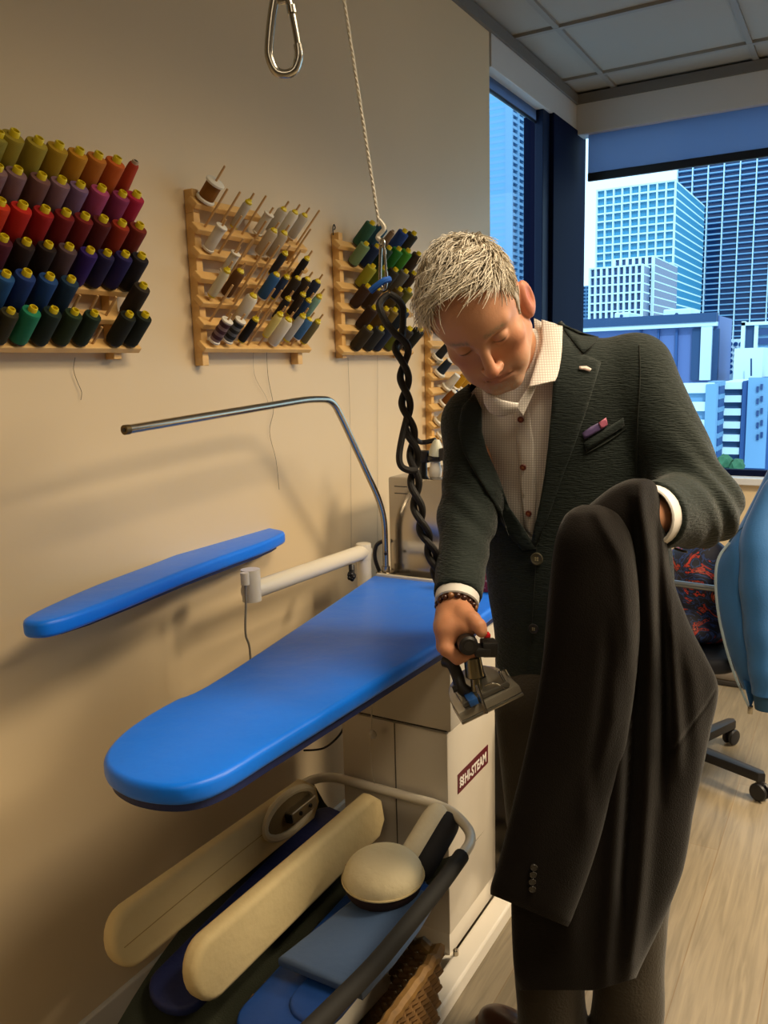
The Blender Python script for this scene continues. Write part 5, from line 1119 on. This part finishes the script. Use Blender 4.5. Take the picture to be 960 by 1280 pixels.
# ---- bead bracelet on the right wrist
br = thing('bracelet', 'bracelet of dark brown beads on the man\'s right wrist', 'bracelet', tuple(J['wrR']))
w_ = J['wrR']; dr = w_-J['elR']; dr /= np.linalg.norm(dr); M_ = at(w_+dr*.012, dr); beadm = mat('bead_brown', '#3a1c12', .25); bead2 = mat('bead_tan', '#8a5c38', .35)
for k in range(18):
    a = 2*PI*k/18; bm = bmesh.new(); bmesh.ops.create_uvsphere(bm, u_segments=12, v_segments=8, radius=.0058, matrix=M_ @ Matrix.Translation((.0335*math.cos(a), .0335*math.sin(a), .002*math.sin(3*a)))); bm_obj('bead', bm, bead2 if k % 5 == 0 else beadm, br)
# ---- trousers and shoes
tr = mat('trouser_olive', '#2a2316', .8, sheen=.15, bump=(200, .2))
def trouser_sdf(p):
    d = smin(leg_sdf(p, 'R', 1.12), leg_sdf(p, 'L', 1.12), .02); hp = s_cone(p, hipR+ER*.03+np.array([0, 0, .06]), hipL-ER*.03+np.array([0, 0, .06]), .10, .10); d = smin(d, hp, .05)
    d = d-.003*np.sin(p[:, 2]*40+p[:, 0]*30)*np.clip((.5-p[:, 2])*2, 0, 1); return smax(smax(d, .055-p[:, 2], .004), p[:, 2]-.95, .004)
sdf_obj('trousers', trouser_sdf, (.5, 1.2, .02), (1.4, 2.1, 1.0), .007, tr, man, 2.2)
shoem = mat('shoe_brown', '#4a2a18', .4, coat=.15); solem = mat('shoe_sole', '#7a5a34', .6)
for s in 'RL':
    a = ank[s]; fd = foot_dir(s); toe = a+fd*.20; g0 = np.array([a[0], a[1], 0.])-fd*.035; M_ = np.stack([fd, np.cross([0, 0, 1], fd), [0, 0, 1]], 1)
    def shoe_sdf(p, g0=g0, M_=M_):
        l = (p-g0) @ M_; up_ = s_ell(l, (.135, 0, .022), (.088, .046, .046)); up_ = smin(up_, s_ell(l, (.02, 0, .035), (.085, .038, .05)), .03); up_ = smin(up_, s_cone(l, (-.02, 0, .05), (-.015, 0, .085), .036, .036), .02)
        up_ = smax(up_, l[:, 2]-.095, .004); up_ = smax(up_, .014-l[:, 2], .002)
        return up_-.0015*np.exp(-((l[:, 0]-.115)/.004)**2)*(l[:, 2] > .03)
    o = sdf_obj('shoe', shoe_sdf, g0-.25, g0+.26, .0035, shoem, man, 2.2)
    ol = []
    for k in range(32):
        an_ = 2*PI*k/32; x = .095+.135*math.cos(an_); y = (.043+.006*math.cos(an_))*math.copysign(abs(math.sin(an_))**.75, math.sin(an_)); ol.append((x-.0, y))
    M4 = Matrix(M_.tolist()).to_4x4(); M4.translation = Vector(g0)
    bm = bmesh.new(); prism(bm, ol, 0.001, .016, M4, .003); bm_obj('sole', bm, solem, o, True)
# ================= the steam iron =================
iron = thing('steam_iron', 'dark grey steam iron held in the man\'s right hand above the cabinet', 'iron', tuple(W2(612, 885, 1.40)))
wv = .90*CR+.42*CU+.06*CF; av = .02*CR+.10*CU+.99*CF; wv /= np.linalg.norm(wv); av = av-wv*(av@wv); av /= np.linalg.norm(av); uv = np.cross(wv, av); uv *= np.sign(uv@CU)
HB = W2(617, 888, 1.395); MI = Matrix((wv.tolist(), av.tolist(), uv.tolist())).transposed().to_4x4(); MI.translation = Vector(HB)
def foot(wd, L, ins=0.):
    w = wd/2-ins; return [(-w, ins), (w, ins), (w, L*.35)]+[(w*math.cos(t)**.8, L*.35+(L*.65-ins)*math.sin(t)) for t in np.linspace(.15, PI/2, 9)]+[(-w*math.cos(t)**.8 if math.cos(t) > 0 else 0, L*.35+(L*.65-ins)*math.sin(t)) for t in np.linspace(PI/2, .15, 9)][1:]+[(-w, L*.35)]
alu = mat('sole_alloy', '#b0aca2', .28, metal=1.); smoke = mat('smoked_plastic', '#7d786c', .2, spec=.6, coat=.4)
bm = bmesh.new(); prism(bm, foot(.116, .20), 0, .006, MI, .0015); bm_obj('soleplate', bm, alu, iron, True)
bm = bmesh.new(); prism(bm, foot(.114, .198), .006, .022, MI, .003); bm_obj('heat_shield', bm, smoke, iron, True)
bm = bmesh.new(); prism(bm, foot(.095, .18, .004), .022, .034, MI, .005); bm_obj('upper_housing', bm, mat('iron_body', '#4a473f', .3, coat=.3), iron, True)
tan = mat('dark_brass', '#8d8468', .25, metal=.9)
bm = bmesh.new(); cyl(bm, W2(597, 868, 1.42), W2(594, 842, 1.42), .010, n=16); cyl(bm, W2(594, 846, 1.42), W2(590, 820, 1.415), .0165, .0150, n=18, bev=.002); bm_obj('valve_column', bm, tan, iron)
bm = bmesh.new(); tube(bm, smooth_path([W2(596, 856, 1.40), W2(600, 868, 1.395), W2(604, 880, 1.388), W2(608, 892, 1.385)], 5), .0035, 8); bm_obj('chrome_pipe', bm, MATS['steel_tube'], iron)
bm = bmesh.new(); box(bm, (-.008, -.03, -.006), (.008, .01, .006), .002, at(W2(588, 872, 1.41), uv, av)); bm_obj('blue_connector', bm, mat('blue_plastic', '#1d4d8c', .4), iron)
bm = bmesh.new(); tube(bm, fillet([W2(639, 868, 1.40), W2(624, 839, 1.41), W2(630, 836, 1.46), W2(640, 852, 1.47)], .006, 4), .0024, 8); bm_obj('wire_rest', bm, MATS['zinc_steel'], iron)
bm = bmesh.new(); tube(bm, smooth_path([W2(606, 858, 1.405), W2(616, 854, 1.40), W2(630, 860, 1.40), W2(640, 868, 1.40)], 6), .0015, 8); bm_obj('spring_wire', bm, MATS['zinc_steel'], iron)
hb = mat('handle_black', '#191715', .45)
Kn = K0-AX_H*.004; Kf = K0+AX_H*.11
bm = bmesh.new(); tube(bm, [Vector(Kn+AX_H*t) for t in (-.016, -.013, 0, .04, .08, .105)], 0, 18, True, [.0125, .0165, .0175, .0155, .0155, .017]); bm_obj('handle', bm, hb, iron)
bm = bmesh.new(); cyl(bm, Kn-AX_H*.0165, Kn-AX_H*.0155, .008, n=16); bm_obj('handle_cap', bm, mat('cap_grey', '#2c2a27', .3), iron)
bm = bmesh.new(); RB = at(W2(601, 813, 1.40), AX_H, CU); box(bm, (-.016, -.008, -.016), (.012, .008, .02), .003, RB); box(bm, (-.013, -.013, -.015), (.013, .013, .02), .003, at(W2(611, 810, 1.40), AX_H, CU)); bm_obj('switch_housing', bm, hb, iron)
bm = bmesh.new(); box(bm, (-.006, -.003, -.008), (.006, .004, .01), .0015, at(W2(608, 794, 1.40), AX_H, CU)); bm_obj('red_trigger', bm, mat('trigger_red', '#c01620', .4), iron)
bm = bmesh.new(); cyl(bm, W2(619, 807, 1.395), W2(620.5, 807, 1.394), .0022, n=10); bm_obj('indicator', bm, mat('indicator_white', '#e8e4dc', .4), iron)
bm = bmesh.new(); tube(bm, smooth_path([W2(556, 826, 1.44), W2(565, 830, 1.43), W2(572, 845, 1.43), W2(577, 860, 1.425), W2(590, 868, 1.43)], 6), .011, 12); cyl(bm, W2(566, 862, 1.42), W2(572, 860, 1.42), .006, n=10); bm_obj('rear_strut', bm, hb, iron)
bm = bmesh.new(); tube(bm, smooth_path([Kf-AX_H*.01, Kf-uv*.03+av*.01, W2(600, 850, 1.47)], 6), .013, 12); bm_obj('front_strut', bm, hb, iron)
# ================= the coat over his arm =================
def interp_rows(rows, n):
    R = np.array(rows, float); t = np.arange(len(R)); tt = np.linspace(0, len(R)-1, n); out = np.zeros((n, R.shape[1]))
    for c in range(R.shape[1]):
        v = R[:, c]
        for i, x in enumerate(tt):
            k = min(int(x), len(R)-2); u = x-k; p0, p1, p2, p3 = v[max(k-1, 0)], v[k], v[k+1], v[min(k+2, len(R)-1)]
            if k == 0: p0 = 2*p1-p2
            out[i, c] = .5*((2*p1)+(p2-p0)*u+(2*p0-5*p1+4*p2-p3)*u*u+(3*p1-p0-3*p2+p3)*u**3)
    return out
def drape(name, rows, m, parent, fold, nr=90, na=120, ex=.75, slant=None, cap=True):
    """hanging cloth body. rows: (height row, left, right, distance, half thickness) measured; fold(x, y, front) in metres of relief"""
    R = interp_rows(rows, nr); V = []; F = []
    for py, l, r, d, th in R:
        for k in range(na):
            a = 2*PI*k/na; ca, sa = math.cos(a), math.sin(a); cx = math.copysign(abs(ca)**ex, ca); sx = math.copysign(abs(sa)**ex, sa)
            x = (l+r)/2+(r-l)/2*cx; y = py+(slant(x, py) if slant else 0); w = max(0, sa)
            V.append(P(x, y, d-th*sx-fold(x, y)*w))
    for i in range(nr-1):
        for k in range(na): F.append((i*na+k, i*na+(k+1) % na, (i+1)*na+(k+1) % na, (i+1)*na+k))
    me = np_mesh(name, V, F); bm = bmesh.new(); bm.from_mesh(me); bm.verts.ensure_lookup_table()
    bm.faces.new([bm.verts[k] for k in range(na)]); 
    if cap: bm.faces.new([bm.verts[(nr-1)*na+k] for k in range(na)][::-1])
    bmesh.ops.recalc_face_normals(bm, faces=bm.faces); bm.to_mesh(me); bm.free()
    return link(name, me, m, parent, True, 60)
coat = thing('suit_coat', 'long dark brown coat hanging from the man\'s left arm down to his shoes', 'coat', tuple(P(770, 1240, 1.46)))
cm = mat('coat_wool', '#0e0906', .85, spec=.12, sheen=.14, bump=(420, .25), noise=(9, .1))
def ridge(x, y, pts, w, amp):
    ys = [p[1] for p in pts]; 
    if y < ys[0]-60 or y > ys[-1]+60: return 0.
    xc = np.interp(y, ys, [p[0] for p in pts]); f = np.clip((y-ys[0]+60)/60, 0, 1)*np.clip((ys[-1]+60-y)/60, 0, 1)
    return amp*f*math.exp(-((x-xc)/w)**2)
FOLDS = [([(800, 620), (812, 700), (815, 800), (812, 900), (808, 1000), (800, 1100), (790, 1200)], 11, .020),
         ([(826, 640), (835, 740), (842, 840), (848, 920)], 9, .018), ([(850, 790), (866, 850), (872, 920)], 12, .010),
         ([(775, 900), (772, 1000), (765, 1100), (758, 1200)], 10, .014), ([(735, 1000), (722, 1080), (712, 1160)], 14, .010),
         ([(823, 660), (826, 760), (830, 860), (828, 960)], 6, -.012), ([(790, 700), (793, 800), (790, 900), (785, 1000), (778, 1100)], 7, -.014)]
SEAM = [(898, 856), (884, 880), (866, 905), (842, 938)]
def cfold(x, y):
    s = sum(ridge(x, y, *f) for f in FOLDS)
    if x > 838:
        yc = np.interp(x, [842, 866, 884, 898], [938, 905, 880, 856]); s += -.004*math.exp(-((y-yc)/4)**2)+.003*(1 if y < yc else 0)
    return s+.003*math.sin(x*.07+y*.012)
dz = lambda y: .145*(y-600)/640
rows = [(598, 792, 806, 1.375, .010), (601, 781, 815, 1.375, .032), (610, 763, 822, 1.38, .052), (628, 740, 826, 1.385, .064), (650, 716, 829, 1.388, .068), (680, 698, 834, 1.392, .064), (720, 688, 840, 1.39, .05), (780, 682, 862, 1.40, .048), (820, 679, 882, 1.41, .046), (850, 676, 896, 1.42, .044), (875, 672, 897, 1.425, .044), (910, 666, 889, 1.43, .044),
        (960, 657, 879, 1.44, .044), (1010, 647, 868, 1.45, .044), (1070, 641, 858, 1.46, .045), (1120, 639, 845, 1.47, .045), (1170, 640, 827, 1.485, .045), (1215, 643, 806, 1.495, .045), (1238, 650, 795, 1.50, .043)]
drape('coat_body', rows, cm, coat, cfold, 200, 300, .80, lambda x, y: (-.30*max(0, x-745)*np.clip((y-1090)/140, 0, 1)))
srows = [(631, 728, 752, 1.345, .010), (636, 716, 765, 1.34, .026), (648, 704, 778, 1.335, .040), (675, 694, 790, 1.335, .050), (720, 688, 797, 1.345, .052), (780, 683, 800, 1.355, .05), (840, 676, 796, 1.37, .048), (900, 665, 788, 1.385, .046), (960, 652, 776, 1.40, .044), (1020, 637, 755, 1.41, .042), (1070, 624, 733, 1.42, .040), (1105, 614, 716, 1.425, .038), (1118, 613, 710, 1.43, .036)]
def sfold(x, y):
    return ridge(x, y, [(745, 640), (778, 700), (788, 800)], 9, .006)+ridge(x, y, [(768, 900), (745, 960), (735, 1010)], 12, .006)-ridge(x, y, [(760, 820), (752, 900), (742, 960)], 9, .007)+.002*math.sin(x*.06+y*.03)
slv = drape('sleeve', srows, cm, coat, sfold, 150, 200, .85, lambda x, y: (x-613)*.42*np.clip((y-1000)/110, 0, 1))
deps = bpy.context.evaluated_depsgraph_get()
def tree_of(o):
    w = Vector((0, 0, 0)); q = o.parent
    while q is not None: w += q.location; q = q.parent
    return BVHTree.FromPolygons([v.co+w for v in o.data.vertices], [p.vertices[:] for p in o.data.polygons])
ts = tree_of(slv)
for x, y in ((667, 1083), (666, 1092), (665, 1101), (665, 1110)): button('sleeve_button', x, y, .0062, mat('button_glossy', '#2a2826', .12), slv, .003, None, ts)
# ================= office chair, jacket and bundle by the window =================
och = thing('office_chair', 'black office chair with silver armrest by the far window, under the blue jacket', 'chair', (.87, 2.93, 0), None)
bl = mat('chair_black', '#131318', .45); silv = mat('chair_silver', '#9aa3ad', .3, metal=.9)
hub = Vector((.87, 2.93, .09))
bm = bmesh.new(); lathe(bm, [(.03, .05), (.04, .06), (.04, .11), (.03, .13), (.025, .30), (.02, .42)], at((.87, 2.93, 0), (0, 0, 1)), 20); bm_obj('gas_column', bm, bl, och)
tips = [(1.156, 2.80), (1.00, 3.20)]; a0 = math.atan2(2.80-2.93, 1.156-.87); a1 = math.atan2(3.2-2.93, 1.0-.87)
angs = [a0, a1, a1+1.25, a1+2.45, a0-1.25]
for a in angs:
    tip = hub+Vector((math.cos(a)*.30, math.sin(a)*.30, .0)); bm = bmesh.new(); d = (tip-hub).normalized(); s = Vector((-d.y, d.x, 0))
    M_ = Matrix((d, s, (0, 0, 1))).transposed().to_4x4(); M_.translation = hub
    prism(bm, [(0, -.028), (.30, -.017), (.315, 0), (.30, .017), (0, .028)], -.022, .012, M_, .005); leg = bm_obj('leg', bm, bl, och, True)
    bm = bmesh.new(); c = tip+Vector((0, 0, -.058)); cyl(bm, tip+Vector((0, 0, -.03)), tip+Vector((0, 0, .01)), .008, n=10)
    for sg_ in (-1, 1): lathe(bm, [(.018, -.008), (.028, -.006), (.031, 0), (.028, .006), (.018, .008)], at(c+s*.013*sg_, s), 18)
    box(bm, (c.x-.012, c.y-.012, c.z), (c.x+.012, c.y+.012, c.z+.04), .005); bm_obj('caster', bm, bl, leg)
bm = bmesh.new(); prism(bm, [(.21*math.copysign(abs(math.cos(t))**.6, math.cos(t)), .21*math.copysign(abs(math.sin(t))**.6, math.sin(t))) for t in np.linspace(0, 2*PI, 33)[:-1]], .40, .455, Matrix.Translation((.85, 3.02, 0)), .02, 3); bm_obj('seat', bm, mat('seat_cloth', '#1a1d28', .7), och)
bm = bmesh.new(); prism(bm, [(.21*math.copysign(abs(math.cos(t))**.6, math.cos(t)), .20*math.copysign(abs(math.sin(t))**.6, math.sin(t))) for t in np.linspace(0, 2*PI, 33)[:-1]], -.03, .03, Matrix(((0, 0, 1, 1.175), (1, 0, 0, 3.10), (0, 1, 0, .78), (0, 0, 0, 1))), .02, 3); bm_obj('backrest', bm, MATS['seat_cloth'], och)
bm = bmesh.new(); tube(bm, fillet([(.95, 3.0, .40), (1.2, 3.02, .42), (1.215, 3.03, .8)], .08, 6), .016, 12); bm_obj('back_stem', bm, bl, och)
for sy, nm in ((2.85, 'armrest'),):
    bm = bmesh.new(); tube(bm, fillet([(.86, sy+.04, .41), (.72, sy, .705), (.97, sy, .697), (1.14, sy, .69)], .03, 5), .0115, 12); bm_obj(nm, bm, silv, och)
# patterned cloth bundle on the seat
pat = mat('tropical_print', '#14182c', .6); N_, L_, b_ = nodes(pat); tcx = [n for n in N_ if n.type == 'TEX_COORD'][0]
nz_ = N_.new('ShaderNodeTexNoise'); nz_.inputs['Scale'].default_value = 9; nz_.inputs['Detail'].default_value = 6; nz_.inputs['Distortion'].default_value = 3.5
cr = N_.new('ShaderNodeValToRGB'); cr.color_ramp.interpolation = 'CONSTANT'; e = cr.color_ramp.elements
e[0].position = 0; e[0].color = (*srgb('#10142a'), 1); e[1].position = .46; e[1].color = (*srgb('#24407a'), 1)
for p_, c_ in ((.50, '#11152a'), (.56, '#c23a26'), (.60, '#141830'), (.64, '#d8643c'), (.665, '#1a2038'), (.72, '#8fb0d0'), (.74, '#121630')):
    k = e.new(p_); k.color = (*srgb(c_), 1)
L_.new(tcx.outputs['Object'], nz_.inputs['Vector']); L_.new(nz_.outputs['Fac'], cr.inputs[0]); L_.new(cr.outputs[0], b_.inputs['Base Color'])
def bun(p):
    q_ = p-np.array([.885, 3.05, .63]); d = s_ell(q_, (0, 0, 0), (.135, .13, .20)); d = smin(d, s_ell(q_, (-.02, -.03, -.12), (.14, .14, .065)), .04)
    return d-.012*np.sin(q_[:, 2]*38+q_[:, 0]*25+2*np.sin(q_[:, 1]*15))*.8
o = sdf_obj('patterned_shirt', bun, (.6, 2.7, .40), (1.15, 3.25, .95), .007, pat, None, 2.4); rebase(o); setp(o, 'dark shirt with red and blue tropical print bundled on the office chair seat', 'shirt')
# blue zip jacket over the chair back
bj = thing('zip_jacket', 'blue zip-up jacket hung over the back of the office chair', 'jacket', tuple(P(945, 880, 2.9)))
bjm = mat('jacket_blue', '#24609c', .75, sheen=.3, bump=(300, .15), noise=(7, .1))
def jf(x, y): return .022*math.exp(-((x-(938+.03*(y-640)))/7)**2)*np.clip((y-640)/40, 0, 1)+.016*math.sin(x*.11+.9*math.sin(y*.012))+.012*math.sin(x*.05-y*.03+1)*math.sin(y*.021)
jr = [(560, 985, 1010, 2.74, .02), (566, 972, 1030, 2.74, .05), (585, 961, 1045, 2.74, .07), (615, 946, 1055, 2.73, .08), (650, 928, 1060, 2.72, .085), (675, 913, 1060, 2.72, .085), (695, 899, 1060, 2.72, .085), (720, 895, 1058, 2.72, .08), (760, 898, 1055, 2.73, .08), (800, 907, 1050, 2.74, .08), (835, 918, 1045, 2.75, .075), (862, 929, 1040, 2.76, .07)]
o = drape('jacket_body', jr, bjm, bj, jf, 60, 110, .8, lambda x, y: (-.02*(x-940)**2*.05+.0 if y > 800 and x > 940 else 0)*np.clip((y-800)/60, 0, 1)*.6+(22*np.clip(1-abs(x-938)/14, 0, 1) if y > 850 else 0)*0)
tj = tree_of(o)
bm = bmesh.new(); prismp = [(929, 850), (938, 886), (950, 856)]; vs_ = [P(x, y, 2.69) for x, y in prismp]; vb = [P(x, y, 2.74) for x, y in prismp]
va = [bm.verts.new(v) for v in vs_]; vc = [bm.verts.new(v) for v in vb]; bm.faces.new(va); bm.faces.new(vc[::-1])
for i in range(3): bm.faces.new((va[i], va[(i+1) % 3], vc[(i+1) % 3], vc[i]))
bm_obj('front_corner', bm, bjm, bj, False)
bm = bmesh.new(); tube(bm, [Vector(P(x, y, 2.672 if y < 860 else 2.69)) for x, y in curve2([(912, 678), (899, 696), (894.5, 720), (897, 760), (905, 800), (917, 840), (928, 866), (937, 885)], 5)], .0045, 6); bm_obj('zip_edge', bm, mat('zip_pale', '#8fa0aa', .5), bj)
bm = bmesh.new(); box(bm, (-.008, -.008, -.014), (.008, .008, .014), .003, Matrix.Translation(Vector(P(938, 887, 2.685)))); bm_obj('zip_pull', bm, MATS['zinc_steel'], bj)
bm = bmesh.new(); sp_ = smooth_path([P(974, 602, 2.64), P(953, 660, 2.63), P(950, 720, 2.62), P(953, 780, 2.63), P(957, 830, 2.64), P(960, 866, 2.65)], 8); tube(bm, sp_, 0, 18, True, [.072*min(1, .45+.55*i/12)*(1-.33*i/(len(sp_)-1))+.0016*math.sin(i*.8) for i in range(len(sp_))]); bm_obj('sleeve', bm, bjm, bj)
bm = bmesh.new(); tube(bm, [P(960, 862, 2.65), P(960.5, 870, 2.652), P(961, 886, 2.655)], 0, 18, True, [.047, .045, .042]); bm_obj('cuff', bm, mat('cuff_blue', '#1d4666', .8), bj)
bm = bmesh.new(); tube(bm, smooth_path([cast(x, y, .003, tj) or Vector(P(x, y, 2.7)) for x, y in [(905, 690), (920, 668), (938, 655), (957, 650)]], 5), .003, 6); bm_obj('yoke_seam', bm, MATS['cuff_blue'], bj)
# grey shoes on the floor behind the chair
gs_ = thing('sneaker', 'grey brown sneaker on the floor behind the office chair', 'shoe', (.84, 3.9, 0))
def snk(p):
    l = p-np.array([.86, 3.85, 0]); d = s_ell(l, (.05, 0, .035), (.15, .05, .05)); d = smin(d, s_cone(l, (-.06, 0, .05), (-.06, 0, .09), .045, .04), .03); return smax(d, .02-l[:, 2], .003)
sdf_obj('upper', snk, (.6, 3.7, -.02), (1.15, 4.0, .2), .008, mat('sneaker_grey', '#6b6258', .7), gs_, 2.3)
bm = bmesh.new(); prism(bm, [(.86+.03+.165*math.cos(t), 3.85+.055*math.sin(t)) for t in np.linspace(0, 2*PI, 28)[:-1]], 0, .024, None, .004); bm_obj('sole', bm, mat('sneaker_sole', '#2c2825', .7), gs_)
# ================= light and camera =================
w = bpy.data.worlds.new('World'); SC.world = w; w.use_nodes = True
w.node_tree.nodes['Background'].inputs[0].default_value = (.80, .92, 1, 1); w.node_tree.nodes['Background'].inputs[1].default_value = 1.6
def area(name, loc, tgt, size, power, col, spread=PI):
    l = bpy.data.lights.new(name, 'AREA'); l.shape = 'RECTANGLE'; l.size, l.size_y = size; l.energy = power; l.color = col; l.spread = spread
    o = bpy.data.objects.new(name, l); COL.objects.link(o); o.location = loc
    o.rotation_euler = (Vector(tgt)-Vector(loc)).to_track_quat('-Z', 'Y').to_euler(); return o
area('ceiling_area_light', (2.95, 2.7, 2.765), (2.95, 2.7, 0), (1.1, .6), 140, (1, .80, .54), math.radians(150))
area('ceiling_area_light', (1.75, 1.35, 2.765), (1.75, 1.35, 0), (.6, 1.1), 34, (1, .80, .54), math.radians(140))  # unseen lamp added nearer the wall to brighten its middle
area('ceiling_area_light', (1.75, -1.1, 2.765), (1.75, -1.1, 0), (.6, 1.1), 12, (1, .80, .54), math.radians(150))  # weak fill lamp added behind the camera, no fixture seen
sl_ = bpy.data.lights.new('sun', 'SUN'); sl_.energy = 1.6; sl_.angle = .02; so_ = bpy.data.objects.new('sun', sl_); COL.objects.link(so_); so_.rotation_euler = Vector((-.35, .75, -.55)).to_track_quat('-Z', 'Y').to_euler()
cd = bpy.data.cameras.new('camera'); cam = bpy.data.objects.new('camera', cd); COL.objects.link(cam)
cd.sensor_fit = 'HORIZONTAL'; cd.sensor_width = 36; cd.lens = 36*FPX/960; cd.clip_start = .05; cd.clip_end = 2000
cam.matrix_world = Matrix((( CR[0], CU[0], -CF[0], CAM[0]), (CR[1], CU[1], -CF[1], CAM[1]), (CR[2], CU[2], -CF[2], CAM[2]), (0, 0, 0, 1)))
SC.camera = cam
vs = SC.view_settings; vs.view_transform = 'Standard'; vs.look = 'None'; vs.gamma = 1; vs.use_curve_mapping = False; vs.exposure = 0.2
